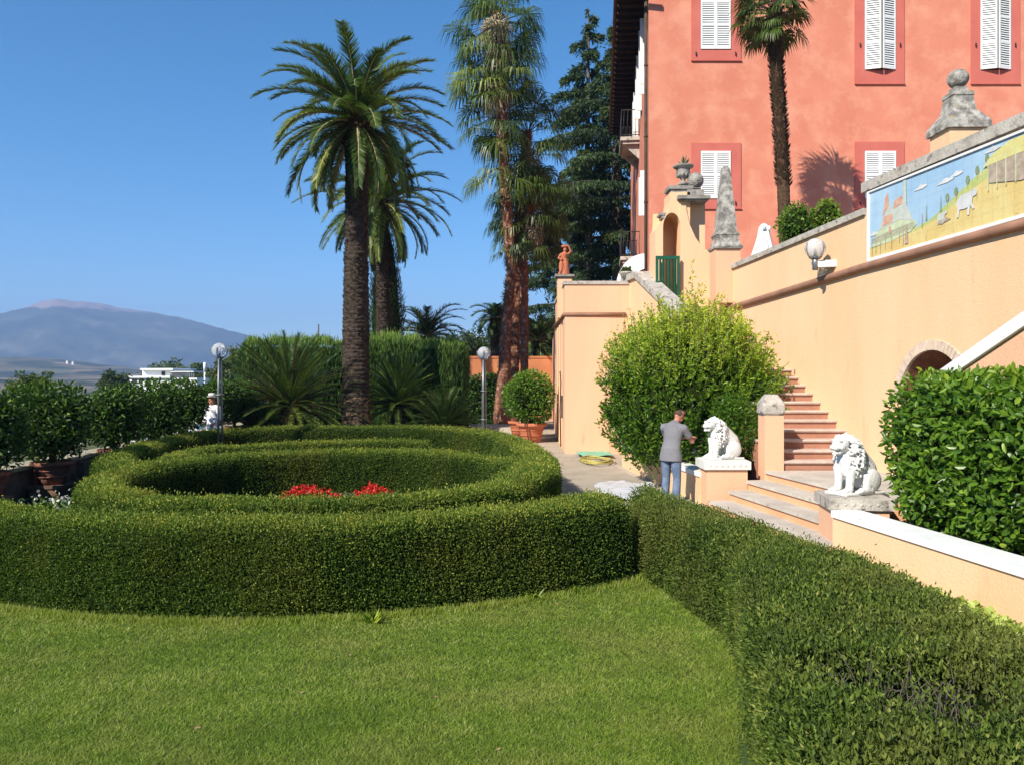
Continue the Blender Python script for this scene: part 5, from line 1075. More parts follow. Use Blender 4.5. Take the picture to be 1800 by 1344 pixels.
tpx('tree', 'pale green rounded tree above the potted shrubs at the far left', 'tree', 55, 657, 38, 74, -2.0, 'lighttree', 21)
tpx('tree', 'small dark treetop just left of the white building', 'tree', 200, 658, 90, 50, -7, 'tree', 22)
tpx('tree', 'loose green tree rising above the white building roof', 'tree', 290, 636, 170, 76, -12, 'tree', 23)
tpx('tree', 'tree right of the white building behind its flat wing', 'tree', 345, 645, 165, 60, -12, 'lighttree', 24)
tpx('tree', 'darker bushy tree left of the largest cycad', 'tree', 408, 628, 60, 64, -3, 'tree', 25)
tpx('tree', 'olive green tree directly behind the largest cycad', 'tree', 440, 606, 45, 62, -1, 'lighttree', 26)
tpx('tree', 'dark rounded tree left of the low palm above the hedge', 'tree', 715, 600, 48, 60, -.5, 'tree', 27)
tpx('tree', 'dark wide tree between the low palm and the right lamp', 'tree', 815, 582, 52, 96, -.5, 'tree', 28)
tpx('tree', 'dark tree just left of the tall fan palm trunks', 'tree', 868, 585, 56, 70, -.5, 'tree', 29)
tpx('tree', 'low dark tree far back beneath the slender cedar', 'tree', 965, 560, 62, 110, -.5, 'tree', 30, ncl=110)
tpx('tree', 'dark dense tree behind the tower wall at the cedar foot', 'tree', 1030, 520, 60, 120, -.5, 'tree', 31, ncl=110)
def low_palm(label, px, pyc, Y, L0, nf, seed, tint=.3):
    p = at(px, pyc, Y); t = thing('low_palm', label, 'palm tree', (p[0], Y, 0), 0, 'low palms beyond the conifer hedge'); r = np.random.default_rng(seed); mb = MB(); trunk_rings(mb, [(0, 0, 0), (0, 0, p[2] * .5), (0, 0, p[2])], [.35, .32, .34], .05, 24, 12); mb.build('trunk', M['bark_date'], t); mb = MB()
    frond_set(mb, (0, 0, p[2]), [(i * 2.4, 1.35 - 1.7 * (i + .5) / nf + r.normal(0, .08), 1.5, r.uniform(.85, 1.1), np.clip(tint + .12 * r.normal(), 0, 1)) for i in range(nf)], 0, L0, 70, .45, .04, .5, .15); mb.build('crown', [M['palm'], M['pale_scar']], t)
low_palm('low date palm with arching fronds above the conifer hedge', 752, 592, 42, 2.6, 46, 41)
low_palm('dark stiff low palm between the fan palm trunks and the tower', 948, 600, 43, 2.6, 46, 43, .1)
low_palm('small low palm crown half hidden beside the fan palm trunks', 872, 560, 46, 1.6, 30, 44, .2)

# ------------------------------------------------------------------ left garden wall, potted shrubs, far building
lw = thing('garden_wall', 'low old plastered parapet wall with mossy coping along the left side', 'wall', (-9.45, 22, 0)); o = (-9.45, 22, 0)
mb = MB(); mb.bb(-9.7, -9.3, 8, 42, 0, .56)
for y in np.arange(9.2, 42, 3.9): mb.bb(-9.302, -9.12, y, y + .9, 0, .50)
mb.build('wall', M['oldwall'], lw, o); mb = MB()
for y in np.arange(8, 41.5, 1.3): mb.bb(-9.76, -9.22, y, y + 1.27, .562, .635)
mb.build('coping', M['oldcap'], lw, o)
mb = MB(); mb.lathe([(.01, 0), (.17, 0), (.17, .02), (.01, .02)], (0, 0, 0), 20); V = mb.ch[0][0]; mb.ch[0] = (np.stack([V[:, 2], V[:, 0], V[:, 1]], 1) + [-9.118, 13.55, .28], *mb.ch[0][1:]); mb.build('round_vent', M['darkgap'], lw, o)
def potted(label, loc, seed, R=(.66, .66, .66), zc=1.50, n=2600, group='potted shrubs along the left parapet', pot_r=.36, pot_z=0.26, pot_h=.44, mat='citrus', plinth=True):
    t = thing('potted_shrub', label, 'potted plant', loc, 0, group); mb = MB()
    if plinth: mb.box((0, 0, pot_z / 2), (.56, .56, pot_z), 0); mb.box((0, 0, pot_z - .03), (.62, .62, .055), 0); mb.build('stone_base', M['oldwall'], t)
    mb = MB(); mb.lathe([(.02, 0), (pot_r * .66, 0), (pot_r * .72, pot_h * .3), (pot_r * .88, pot_h * .78), (pot_r * .9, pot_h * .8), (pot_r * 1.04, pot_h * .82), (pot_r * 1.07, pot_h * .90), (pot_r * 1.04, pot_h), (pot_r * .92, pot_h), (pot_r * .88, pot_h * .86), (.02, pot_h * .86)], (0, 0, pot_z), 28)
    for k in (.35, .62): mb.lathe([(pot_r * (.70 + .2 * k), pot_h * k - .012), (pot_r * (.73 + .2 * k) + .012, pot_h * k), (pot_r * (.70 + .22 * k), pot_h * k + .012)], (0, 0, pot_z), 28)
    mb.build('pot', M['terracotta'] if mat == 'laurel' else M['shaded_terracotta'], t); mb = MB()
    for j in range(4): mb.tube([(0, 0, pot_z + pot_h * .85), (.1 * math.cos(j * 1.7), .1 * math.sin(j * 1.7), zc - R[2] * .7), (.25 * math.cos(j * 1.7), .25 * math.sin(j * 1.7), zc)], [.025, .02, .01], 5)
    mb.build('stem', M['bark_brown'], t); core = MB(); a = np.linspace(0, 2 * math.pi, 17)[:-1]; sg = lambda v: np.sign(v) * np.abs(v) ** .7
    rg = []
    for ph in np.linspace(-1.45, 1.45, 9): rg.append(np.stack([R[0] * math.cos(ph) ** .55 * sg(np.cos(a)), R[1] * math.cos(ph) ** .55 * sg(np.sin(a)), zc + R[2] * np.full(16, math.sin(ph))], 1)); rg[-1] = rg[-1] + (wob(rg[-1] * 2 + seed * 3, 1.4) * .11)[:, None] * nrm(rg[-1] - [0, 0, zc])
    core.loft(rg, 0, True); P, Nn = core.sample(n); d = rng.uniform(-.12, .10, n) + .04 * wob(P * 3 + seed, 1.3); mb = MB(); c_ = np.array([0, 0, zc])
    mb.loft([c_ + (g - c_) * .76 for g in rg], 1, True); mb.leaves2(P + Nn * d[:, None], Nn * .5 + rng.normal(size=(n, 3)) * .75 + [0, 0, .1], .115, .050, .2, 0, .10, tint=np.clip(.34 + rng.normal(0, .22, n) + .8 * d + .14 * Nn[:, 2], 0, 1)); mb.build('foliage', [M[mat], M['core']], t); return t
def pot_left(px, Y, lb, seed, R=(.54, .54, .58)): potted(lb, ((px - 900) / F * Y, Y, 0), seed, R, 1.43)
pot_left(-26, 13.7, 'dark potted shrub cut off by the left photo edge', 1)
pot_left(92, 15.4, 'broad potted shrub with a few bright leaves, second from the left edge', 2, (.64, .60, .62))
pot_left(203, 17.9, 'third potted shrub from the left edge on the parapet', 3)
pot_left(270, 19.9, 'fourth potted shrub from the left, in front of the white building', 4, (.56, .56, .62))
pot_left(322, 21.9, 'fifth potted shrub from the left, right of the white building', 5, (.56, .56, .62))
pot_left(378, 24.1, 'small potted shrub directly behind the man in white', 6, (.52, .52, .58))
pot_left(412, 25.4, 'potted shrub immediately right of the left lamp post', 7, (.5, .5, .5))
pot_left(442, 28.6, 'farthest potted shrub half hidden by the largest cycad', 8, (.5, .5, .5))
potted('large bushy shrub in a terracotta pot against the tower wall', (at(934, 0, 27.6)[0], 27.6, 0), 11, (.72, .6, .84), 1.52, 3600, 'big terracotta pots by the tower', .50, .02, .66, 'laurel', False)
potted('shrub in a pinker pot just behind the large bushy one', (at(912, 0, 29.2)[0], 29.2, 0), 12, (.5, .5, .6), 1.45, 2000, 'big terracotta pots by the tower', .38, .12, .52, 'laurel', True)
mb = MB(); mb.bb(-1.9, .35, 30.6, 33.0, 0, .14); mb.bb(-1.7, .3, 31.0, 33.0, .14, .28); tag(mb.build('stone_step', M['slab']), 'low stone step at the fan palm feet', 'step', kind='structure')
def stand(loc, label):
    mb = MB()
    for x, y in ((-.16, -.09), (.16, -.09), (.16, .09), (-.16, .09)): mb.tube([(x, y, 0), (x, y, .30)], .012, 6)
    mb.tube([(-.16, -.09, .3), (.16, -.09, .3), (.16, .09, .3), (-.16, .09, .3), (-.16, -.09, .3)], .014, 6); mb.bb(-.15, .15, -.08, .08, .26, .275); tag(mb.build('white_stand', M['white_paint'], None, loc, local=True), label, 'stand', 'small white metal stands on the parapet')
for Y, lb in ((14.75, 'nearest small white metal stand on the left parapet'), (17.2, 'second small white metal stand on the parapet'), (19.2, 'third small white metal stand on the parapet'), (21.2, 'farthest small white metal stand on the parapet')): stand((-9.42, Y, .636), lb)

bd = thing('white_building', 'distant low white villa with flat roofs and dark railings beyond the shrubs', 'building', (-63, 150, -10)); o = (-63, 150, -10)
def bx(px0, px1, y0, y1, Y, d): a = at(px0, y1, Y); b_ = at(px1, y0, Y); return (a[0], b_[0], Y, Y + d, a[2], b_[2])
mb = MB(); x = list(bx(250, 300, 650, 700, 150, 9)); x[4] = -14; mb.bb(*x); x = list(bx(228, 346, 664, 700, 149, 8)); x[4] = -14; mb.bb(*x); mb.build('wall', M['canvas'], bd, o)
mb = MB(); mb.bb(*bx(246, 304, 647, 650.5, 149, 11)); mb.bb(*bx(226, 300, 660.5, 664, 148.5, 9)); mb.bb(*bx(300, 340, 652, 654, 149.2, 8)); mb.build('roof', M['white_paint'], bd, o)
for p0, p1, y0, y1 in ((256, 262, 666, 676), (268, 275, 666, 676), (284, 290, 653, 660), (232, 240, 666, 674), (244, 250, 666, 674), (312, 318, 666, 676), (326, 332, 666, 676)):
    mb = MB(); mb.bb(*bx(p0, p1, y0, y1, 148.9 if y0 > 660 else 149.9, .06)); mb.build('window', M['darkgap'], bd, o)
mb = MB()
for px in np.linspace(302, 340, 12): mb.bb(*bx(px, px + .7, 654, 664, 149.3, .1))
mb.build('railing', M['greystone'], bd, o)
mb = MB(); p = at(560, 600, 70); mb.tube([(p[0], 70, -3), (p[0], 70, H + 85 / F * 70)], .06, 5); tag(mb.build('antenna_mast', M['bark_grey']), 'thin distant mast rising above the conifer hedge', 'mast')
mb = MB(); p = at(360, 640, 120); mb.tube([(p[0], 120, -8), (p[0], 120, H + 18 / F * 120)], .14, 5); mb.tube([(p[0], 120, H + 2 / F * 120), (p[0], 120, H + 18 / F * 120)], .22, 5); tag(mb.build('far_pole', M['canvas']), 'short pale pole in the distance left of the lamp globe', 'pole')

# ------------------------------------------------------------------ lamp posts
def lamp(label, px, py, Y, npole):
    c = at(px, py, Y); t = thing('lamp_post', label, 'lamp post', (c[0], Y, 0), 0, 'globe lamp posts'); r = 12.2 / F * 23; z = c[2]
    mb = MB(); mb.ell((0, 0, z), (r, r, r), None, 24, 16); mb.build('globe', M['globe'], t)
    mb = MB(); mb.tube([(0, 0, z - r * 1.12), (0, 0, z - r * .7)], [.055, .05], 10); mb.tube([(0, 0, z - r * .75), (0, 0, z - .02)], [.035, .028], 8)
    for k in range(2):
        tt = k * math.pi / 2; mb.tube([(r * 1.08 * math.cos(a) * math.cos(tt), r * 1.08 * math.cos(a) * math.sin(tt), z + r * 1.08 * math.sin(a)) for a in np.linspace(.35, -math.pi - .35, 17)], .013, 6)
    mb.build('cage', M['steel'], t); mb = MB()
    for k in range(3):
        tt = k * 2.09 + .3; mb.tube([(.075 * math.cos(tt), .075 * math.sin(tt), .04), (.055 * math.cos(tt), .055 * math.sin(tt), z * .6), (.035 * math.cos(tt), .035 * math.sin(tt), z - r)], .026, 8)
    for q in (.05, .9, 1.8): mb.lathe([(.02, 0), (.11, 0), (.11, .03), (.02, .03)], (0, 0, q), 12)
    mb.build('pole', M['steel'], t); return t
lamp('globe lamp post beside the man in white', 386, 616, 21.1, 3)
lamp('globe lamp post left of the fan palm trunks', 850.5, 620.5, 25.5, 3)

# ------------------------------------------------------------------ lions
def lion_mesh(seed=1):
    mb = MB(); r = np.random.default_rng(seed)
    def E(c, rr, ry=0, rz=0): mb.ell(c, rr, Matrix.Rotation(rz, 3, 'Z') @ Matrix.Rotation(ry, 3, 'Y'), 14, 9)
    mb.bb(-.33, .36, -.19, .19, 0, .035)
    mb.tube([(.22, 0, .20), (.16, 0, .33), (.05, 0, .44), (-.05, 0, .54), (-.12, 0, .60)], [.16, .165, .16, .155, .13], 14)
    E((.20, 0, .19), (.17, .165, .18)); E((-.10, 0, .42), (.13, .145, .20), -.2); E((-.13, 0, .33), (.09, .11, .12))
    for s in (-1, 1):
        mb.tube([(-.12, s * .085, .44), (-.165, s * .095, .28), (-.175, s * .095, .14), (-.19, s * .095, .06)], [.085, .066, .052, .052], 12)
        E((-.225, s * .097, .055), (.075, .056, .042)); 
        for k in range(4): mb.cone((-.25, s * .097 + (k - 1.5) * .026, .062), (-.298, s * .097 + (k - 1.5) * .028, .048), .018, .016, 8)
        E((.16, s * .145, .18), (.16, .065, .155), .35); E((.05, s * .17, .10), (.07, .045, .075))
        mb.tube([(.12, s * .17, .06), (.0, s * .185, .06), (-.08, s * .185, .055)], [.045, .042, .046], 10)
        for k in range(4): mb.cone((-.08, s * .185 + (k - 1.5) * .022, .058), (-.125, s * .185 + (k - 1.5) * .024, .048), .016, .014, 8)
        E((-.185, s * .115, .735), (.028, .018, .034)); E((-.315, s * .05, .675), (.018, .02, .014)); E((-.300, s * .06, .705), (.040, .026, .014), .3)
        E((-.27, s * .062, .632), (.05, .035, .05)); E((-.345, s * .032, .612), (.045, .034, .03))
    E((-.22, 0, .66), (.115, .098, .112)); E((-.30, 0, .675), (.075, .035, .045), .5); E((-.355, 0, .642), (.035, .036, .024), .3)
    E((-.345, 0, .615), (.055, .05, .028)); E((-.315, 0, .548), (.065, .042, .020), -.25); E((-.285, 0, .55), (.05, .05, .035)); E((-.34, 0, .568), (.035, .026, .008))
    # mane: overlapping locks that fall back and down from the face
    for i in range(430):
        t = r.uniform(-2.6, 2.6); q = r.uniform(0, 1)
        if i < 90: c0 = np.array([-.20, 0, .655]); rad = .128 + .012 * r.normal(); x = .01 + .03 * r.uniform(); p = c0 + np.array([x, math.sin(t) * rad, math.cos(t) * rad])
        else:
            z_ = .30 + .46 * q; wd = np.interp(z_, [.28, .42, .58, .70, .78], [.09, .155, .175, .15, .08]); dp = np.interp(z_, [.28, .42, .58, .70, .78], [.10, .15, .165, .14, .07]); cx_ = np.interp(z_, [.28, .42, .58, .70, .78], [-.14, -.09, -.10, -.13, -.17])
            p = np.array([cx_ + math.cos(t) * dp, math.sin(t) * wd, z_])
            if p[0] < cx_ - .05 and z_ > .50: continue
        out = p - np.array([-.10, 0, p[2]]); out = out / (np.linalg.norm(out) + 1e-6)
        d = np.array([.35 * out[0] + .15, .5 * out[1] + .15 * r.normal(), -1.0 - .3 * r.uniform()]); 
        if i < 90: d = d * [1, 1, .6] + [.6, out[1] * .8, .3]
        d /= np.linalg.norm(d); L = r.uniform(.06, .12); k = out * .014; b = np.cross(d, out) * .020 * r.choice([-1, 1])
        mb.tube([p, p + d * L * .4 + k + b, p + d * L * .75 + k * 1.2, p + d * L + k * .4 - b], [.012, .0165, .013, .005], 7)
    mb.tube([(.33, 0, .10), (.38, .06, .07), (.33, .17, .06), (.18, .235, .055), (.05, .24, .055)], [.03, .026, .024, .022, .022], 9); E((.02, .24, .06), (.05, .032, .03))
    return mb
M['lion_white'] = M['lionstone']
def lion(label, loc, rz, sc, first=None):
    if first is None:
        o_ = lion_mesh().build('lion_statue', M['lion_white'], None, (0, 0, 0), remesh=.0068)
    else: o_ = first.copy(); COL.objects.link(o_)
    o_.location = loc; o_.rotation_euler = (0, 0, rz); o_.scale = (sc,) * 3
    return tag(o_, label, 'statue', 'white seated stone lions by the steps')
l1 = lion('white seated lion statue on the white slab beside the gardener', (3.83, 14.5, .842), math.radians(12), .96)
l2 = lion('nearer white seated lion statue in front of the clipped laurel bush', (4.66, 10.85, .762), math.radians(24), 1.03, l1)

# terracotta figure, veiled white statue
def figure(seed):
    mb = MB(); r = np.random.default_rng(seed)
    mb.tube([(0, 0, 0), (0, 0, .12), (.02, 0, .35), (-.01, 0, .52), (.0, 0, .66), (.01, 0, .72)], [.17, .15, .13, .10, .13, .05], 14)
    for i in range(16):
        t = i * .39; mb.tube([(.15 * math.cos(t), .15 * math.sin(t), .02), (.13 * math.cos(t + .3), .13 * math.sin(t + .3), .2), (.10 * math.cos(t + .5), .10 * math.sin(t + .5), .42)], [.03, .024, .015], 6)
    mb.ell((.02, 0, .79), (.055, .06, .07), None, 12, 8); mb.tube([(.11, 0, .66), (.20, -.04, .74), (.13, -.06, .90), (.02, -.04, .93)], [.04, .035, .03, .03], 8); mb.tube([(-.11, 0, .66), (-.19, -.08, .52), (-.08, -.15, .46)], [.04, .034, .028], 8)
    mb.ell((.0, .0, .90), (.11, .07, .05), None, 10, 6); mb.ell((-.1, -.1, .25), (.08, .08, .2), None, 10, 8); mb.ell((-.1, -.12, .48), (.05, .05, .055), None, 10, 8); mb.tube([(-.16, -.1, .0), (-.12, -.14, .12), (-.1, -.12, .3)], [.05, .05, .05], 8)
    return mb
Yt = 24.9; c = at(992, 484, Yt)
t = thing('statue_pedestal', 'small salmon pedestal with grey cap at the tower corner', 'pedestal', (c[0], Yt, 0)); mb = MB(); mb.bb(-.22, .22, -.22, .22, 4.1, c[2] - .12); mb.build('block', M['peach_tower'], t); mb = MB(); mb.box((0, 0, c[2] - .09), (.40, .40, .05)); mb.box((0, 0, c[2] - .035), (.60, .60, .065)); mb.build('cap', M['greystone'], t)
o_ = figure(3).build('terracotta_statue', M['terracotta'], None, (0, 0, 0), remesh=.011); o_.location = (c[0], Yt, c[2]); tag(o_, 'orange terracotta figure with raised arm on the tower corner pedestal', 'statue')
Yt = upx(1343) + .8; c = at(1343, 452, Yt); mb = MB(); rg = []
for z, r_ in ((0, .36), (.2, .30), (.42, .24), (.6, .19), (.72, .175), (.84, .15), (.92, .09), (.96, .02)):
    a = np.linspace(0, 2 * math.pi, 41)[:-1]; k = r_ * (1 + .11 * (1 - z) * np.sin(a * 7 + z * 2) + .05 * np.sin(a * 11)); rg.append(np.stack([k * np.cos(a) * .8, k * np.sin(a) * .75, np.full(40, z * .86)], 1))
mb.loft(rg, 0, True); mb.ell((-.06, -.16, .70), (.05, .04, .07)); mb.ell((.08, -.15, .68), (.04, .04, .06)); tag(mb.build('veiled_statue', M['whitecap'], None, (c[0], Yt, c[2]), local=True), 'white veiled stone figure behind the wall coping beside the obelisk', 'statue')
t = thing('potted_succulent', 'small succulent in a low pot at the top of the stair parapet', 'potted plant', at(1102, 489, 23.9)); mb = MB(); mb.lathe([(.02, 0), (.16, 0), (.22, .14), (.24, .16), (.22, .18), (.02, .15)]); mb.build('pot', M['travertine'], t); mb = MB(); n = 40; A = rng.normal(size=(n, 3)) * [1, 1, .5] + [0, 0, .9]; mb.leaves(np.tile([0, 0, .15], (n, 1)) + nrm(A) * .05, A, .2, .08, .1); mb.build('leaves', M['tree'], t)

# hose, plastic sheets on the gravel
mb = MB(); c = gp(1048, 812, 0); tt = np.linspace(0, 22 * math.pi / 2, 260)
mb.tube([(c[0] + (.36 + .10 * math.sin(q * .37)) * math.cos(q) + .05 * math.sin(q * 2.3), c[1] + (.7 + .3 * math.sin(q * .23)) * math.sin(q), .03 + .02 * (1 + math.sin(q * 1.7)) + q * .001) for q in tt], .015, 6)
tag(mb.build('garden_hose', M['hose_y'], None, (c[0], c[1], 0)), 'coiled yellow garden hose on the gravel near the tower', 'hose')
def crumple(name, label, cat, poly, h, mat, sc=3.):
    P = np.array(poly); n = 46; x = np.linspace(P[:, 0].min(), P[:, 0].max(), n); y = np.linspace(P[:, 1].min(), P[:, 1].max(), n); X, Y = np.meshgrid(x, y, indexing='ij'); ins = in_poly(X.ravel(), Y.ravel(), poly).reshape(X.shape)
    Q = np.stack([X.ravel(), Y.ravel(), 0 * X.ravel()], 1); Z = (.012 + h * (.5 + .5 * np.abs(wob(Q * sc, 1.3))) * .8).reshape(X.shape); i, j = np.nonzero(ins[:-1, :-1] & ins[1:, :-1] & ins[:-1, 1:] & ins[1:, 1:]); f = np.stack([i * n + j, (i + 1) * n + j, (i + 1) * n + j + 1, i * n + j + 1], 1)
    V = np.stack([X.ravel(), Y.ravel(), Z.ravel()], 1); used = np.unique(f); mp_ = -np.ones(len(V), int); mp_[used] = np.arange(len(used)); V = V[used]; f = mp_[f]; mb = MB(); mb.add(V, f, 0, True); ob_ = mb.build(name, mat, None, (P[:, 0].mean(), P[:, 1].mean(), 0)); md = ob_.modifiers.new('thickness', 'SOLIDIFY'); md.thickness = .006
    return tag(ob_, label, cat)
g = lambda *pp: [tuple(gp(a, b)[:2]) for a, b in pp]
crumple('plastic_sheet', 'crumpled pale green plastic sheet on gravel at the tower foot', 'plastic sheet', g((1012, 797), (1070, 796), (1082, 806), (1040, 806), (1015, 803)), .12, M['tarp_g'])
crumple('plastic_sheet', 'white plastic sheet spread on the ground behind the hedge gap', 'plastic sheet', g((1040, 856), (1075, 848), (1150, 854), (1158, 868), (1120, 885), (1085, 880), (1050, 868)), .10, M['sheet'], 4)

# ------------------------------------------------------------------ people
def hand(mb, w, d, up, s=1, curl=.5):      # wrist point, direction, palm normal (towards the curl), side sign of the thumb
    w = np.array(w, float); d = nrm(np.array(d, float)); up = np.array(up, float); up = nrm(up - d * (up @ d)); sd_ = np.cross(d, up) * s
    mb.tube([w, w + d * .045, w + d * .09], [.024, .033, .034], 10, sq=.5, up=up)
    for k, L in enumerate((.066, .076, .070, .056)):
        b_ = w + d * .085 + sd_ * (.027 - k * .018); p1 = b_ + d * L * .45 + up * L * .12 * curl; p2 = p1 + (d * (1 - curl * .5) + up * curl) * L * .33; p3 = p2 + (d * (1 - curl) + up * curl * 1.3) * L * .27
        mb.tube([b_, p1, p2, p3], [.0095, .009, .0085, .007], 7)
    b_ = w + d * .03 + sd_ * .026; mb.tube([b_, b_ + sd_ * .028 + d * .028 + up * .01, b_ + sd_ * .036 + d * .06 + up * .022], [.012, .011, .008], 7)
def face(mb, c, R):     # R: 3x3, columns x (right), y (front), z (up)
    q = lambda v: np.array(c) + np.array(R) @ np.array(v, float); E = lambda v, r: mb.ell(q(v), r, R, 14, 10)
    E((0, 0, .02), (.076, .095, .105)); E((0, .035, -.055), (.056, .062, .062)); E((0, .098, -.01), (.013, .020, .022)); E((0, .09, .012), (.009, .014, .025)); E((0, .086, -.052), (.026, .010, .008)); E((0, .078, -.088), (.022, .018, .018))
    for s in (-1, 1): E((s * .078, -.005, -.005), (.010, .020, .030)); E((s * .030, .082, .018), (.014, .010, .009)); E((s * .03, .088, .036), (.020, .008, .006)); E((s * .04, .06, -.03), (.026, .026, .024))
def person(label, loc, rz, sc, J, skin, parts, hair=None, hat=False):
    t = thing('person', label, 'person', loc, rz); t.scale = (sc,) * 3
    hp, sh, nk, hd = [np.array(J[k], float) for k in ('hip', 'chest', 'neck', 'head')]; Rh = J['Rh']
    mb = MB(); mb.tube([hp - [0, 0, .06], hp + [0, 0, .05], (hp + sh) / 2, sh - [0, 0, .03], sh + [0, .0, .05]], [.145, .14, .13, .16, .10], 16, sq=.66, up=(0, 1, .2))
    mb.cone(nk - [0, .01, .07], hd - np.array(Rh) @ np.array([0, .0, .03]), .058, .052, 12); face(mb, hd, Rh)
    for s in (-1, 1):
        a, b_, c_ = [np.array(v, float) for v in J['arm%d' % s]]; mb.cone(sh + [s * .13, 0, .0], a, .06, .055); mb.cone(a, b_, .050, .040); mb.cone(b_, c_, .040, .026); hand(mb, c_, c_ - b_, J['palm%d' % s], s, J.get('curl', .6))
        h_, k_, f_ = [np.array(v, float) for v in J['leg%d' % s]]; mb.cone(h_, k_, .085, .055); mb.cone(k_, f_, .055, .038); mb.cone(f_, f_ + [0, .14, -.05], .038, .03)
    mb.build('body', skin, t, remesh=.006)
    # shirt
    mb = MB(); mb.tube([hp + [0, 0, -.145], hp + [0, 0, -.06], hp + [0, 0, .06], (hp + sh) / 2 + [0, 0, -.02], sh - [0, 0, .05], sh + [0, 0, .05], nk - [0, 0, .035]], [.214, .206, .182, .164, .188, .152, .078], 20, sq=.72, up=(0, 1, .2))
    for s in (-1, 1):
        a, b_, c_ = [np.array(v, float) for v in J['arm%d' % s]]; mb.cone(sh + [s * .10, 0, .02], a, .078, .076); e_ = a + (b_ - a) * (.62 if not parts.get('long') else 1.0); mb.tube([a, (a + e_) / 2, e_], [.074, .068, .068], 12)
        if parts.get('long'): mb.cone(e_, b_ + (c_ - b_) * .9, .056, .040)
    mb.build('shirt', parts['shirt'], t, remesh=.008)
    mb = MB(); mb.tube([hp - [0, 0, .14], hp - [0, 0, .05], hp + [0, 0, .03]], [.165, .170, .150], 18, sq=.72, up=(0, 1, 0))
    for s in (-1, 1):
        h_, k_, f_ = [np.array(v, float) for v in J['leg%d' % s]]; m_ = (h_ + k_) / 2
        mb.tube([h_ + [0, 0, .04], m_, k_, (k_ + f_) / 2, f_ + [0, 0, .01]], [.105, .090, .072, .074, .072], 14)
        for z in (-.03, .02, .2, .25): mb.ell(f_ + (k_ - f_) * max(z, 0) * 1.6 + [0, 0, .02], (.078, .078, .012), None, 12, 6)
        mb.ell(h_ + [-.0, -.035, .0], (.082, .07, .10))
    mb.build('trousers', parts['trousers'], t, remesh=.008)
    for s in (-1, 1):
        f_ = np.array(J['leg%d' % s][2], float); mb = MB(); mb.loft([np.array([(f_[0] + a * w, f_[1] + y, z) for a, z in ((-1, 0), (1, 0), (.95, hz * .6), (.5, hz), (-.5, hz), (-.95, hz * .6))]) for y, w, hz in ((-.09, .025, .05), (-.07, .038, .085), (.0, .040, .09), (.08, .046, .07), (.15, .042, .05), (.185, .02, .03))], 0, True); mb.build('shoe', parts['shoe'], t)
    if hair:
        mb = MB(); rg = []; a = np.linspace(0, 2 * math.pi, 25)[:-1]
        for ph in np.linspace(-.15, 1.5, 8): rg.append(np.array([hd + np.array(Rh) @ np.array([.081 * math.cos(ph) * math.cos(q), -.010 + .102 * math.cos(ph) * math.sin(q) * (1 if math.sin(q) < 0 else .92), .022 + .112 * math.sin(ph) + (.055 * math.cos(ph) if math.sin(q) > .3 else -.03 * math.cos(ph))]) for q in a]))
        mb.loft(rg, 0, True); mb.build('hair', hair, t)
    if hat:
        mb = MB(); mb.lathe([(.02, .10), (.17, .10), (.172, .106), (.10, .112), (.098, .17), (.08, .20), (.02, .205)], tuple(hd), 26); mb.build('hat', M['straw'], t); mb = MB(); mb.lathe([(.1, .113), (.103, .115), (.1025, .14), (.099, .142)], tuple(hd), 26); mb.build('hat_band', M['iron'], t)
    return t
Rx = lambda a: Matrix.Rotation(a, 3, 'X'); Rz = lambda a: Matrix.Rotation(a, 3, 'Z')
J = dict(hip=(0, 0, .93), chest=(0, .10, 1.36), neck=(.0, .17, 1.50), head=(.03, .25, 1.57), Rh=Rz(-.35) @ Rx(-.75))
J['arm1'] = ((.20, .12, 1.36), (.27, .30, 1.12), (.20, .52, 1.16)); J['arm-1'] = ((-.20, .12, 1.36), (-.25, .32, 1.14), (-.06, .50, 1.15)); J['palm1'] = (-.5, 0, -1); J['palm-1'] = (.5, 0, -1)
J['leg1'] = ((.095, .0, .88), (.11, .03, .48), (.115, -.02, .08)); J['leg-1'] = ((-.095, .0, .88), (-.11, .04, .48), (-.12, .0, .08))
person('man in grey t-shirt and faded jeans bending towards the shrub', (2.90, 14.55, 0), math.radians(-40), 1.02, J, M['skin'], dict(shirt=M['tshirt'], trousers=M['jeans'], shoe=M['shoe']), M['hair'])
J2 = dict(hip=(0, 0, .93), chest=(0, .01, 1.38), neck=(0, .02, 1.50), head=(0, .04, 1.61), Rh=Rx(-.05))
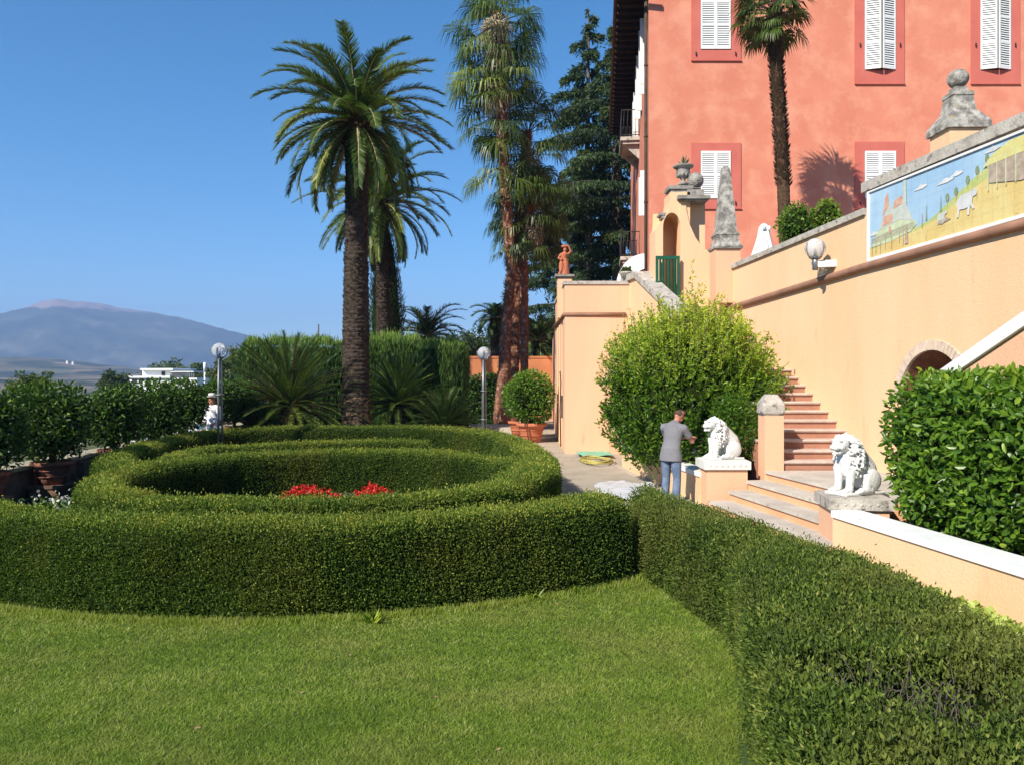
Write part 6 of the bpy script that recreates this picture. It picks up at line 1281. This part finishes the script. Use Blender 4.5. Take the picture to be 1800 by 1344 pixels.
J2['arm1'] = ((.20, .0, 1.38), (.25, -.02, 1.10), (.18, .18, .98)); J2['arm-1'] = ((-.20, .0, 1.38), (-.25, -.02, 1.10), (-.20, .16, .95)); J2['palm1'] = (-1, 0, 0); J2['palm-1'] = (1, 0, 0); J2['leg1'] = ((.095, 0, .88), (.11, .02, .48), (.12, 0, .08)); J2['leg-1'] = ((-.095, 0, .88), (-.11, .02, .48), (-.12, 0, .08))
person('man in white clothes and white hat standing beside the left lamp post', (at(374, 0, 23.2)[0], 23.2, 0), math.radians(160), 1.0, J2, M['skin'], dict(shirt=M['whitecloth'], trousers=M['whitecloth'], shoe=M['shoe'], long=True), M['hair'], True)

# tiny pale houses far down in the valley
r_ = np.random.default_rng(77)
for i, (px, py) in enumerate([(52, 641), (60, 640), (68, 642), (118, 671), (128, 670), (140, 647), (150, 648), (158, 645), (176, 650), (262, 637), (272, 635), (281, 636), (240, 641)]):
    d = 1900 if py > 660 else 2700; p = at(px, py, d); w = r_.uniform(4, 9) * d / 2500; mb = MB(); z = TV[np.argmin(np.hypot(TV[:, 0] - p[0], TV[:, 1] - d)), 2] + 4; mb.box((0, 0, 0), (w, w * .7, 7)); mb.ext([(-w / 2 - .3, -w * .36, 3.5), (-w / 2 - .3, w * .36, 3.5), (-w / 2 - .3, 0, 5.4)], (w + .6, 0, 0), 1)
    tag(mb.build('far_house', [M['canvas'], M['tile']], None, (p[0], d, z), local=True), 'tiny pale house among the fields of the far valley', 'house', 'tiny pale houses in the far valley')

# a few dry leaves blown onto the lawn
n = 26; Y = rng.uniform(5, 9, n); X = rng.uniform(-1, 1, n) * 3.2 - 1.6; k = in_poly(X, Y, lawn_poly) & (X < 1.2) & (np.hypot(X - RC[0], Y - RC[1]) > 6.4); n = int(k.sum())
mb = MB(); mb.leaves2(np.stack([X[k], Y[k], np.full(n, .028)], 1), rng.normal(size=(n, 3)) * [1, 1, .15], .035, .018, .2, 0, .15); tag(mb.build('fallen_leaves', M['bark_cut']), 'small dry leaves scattered over the lawn', 'fallen leaves', kind='stuff')
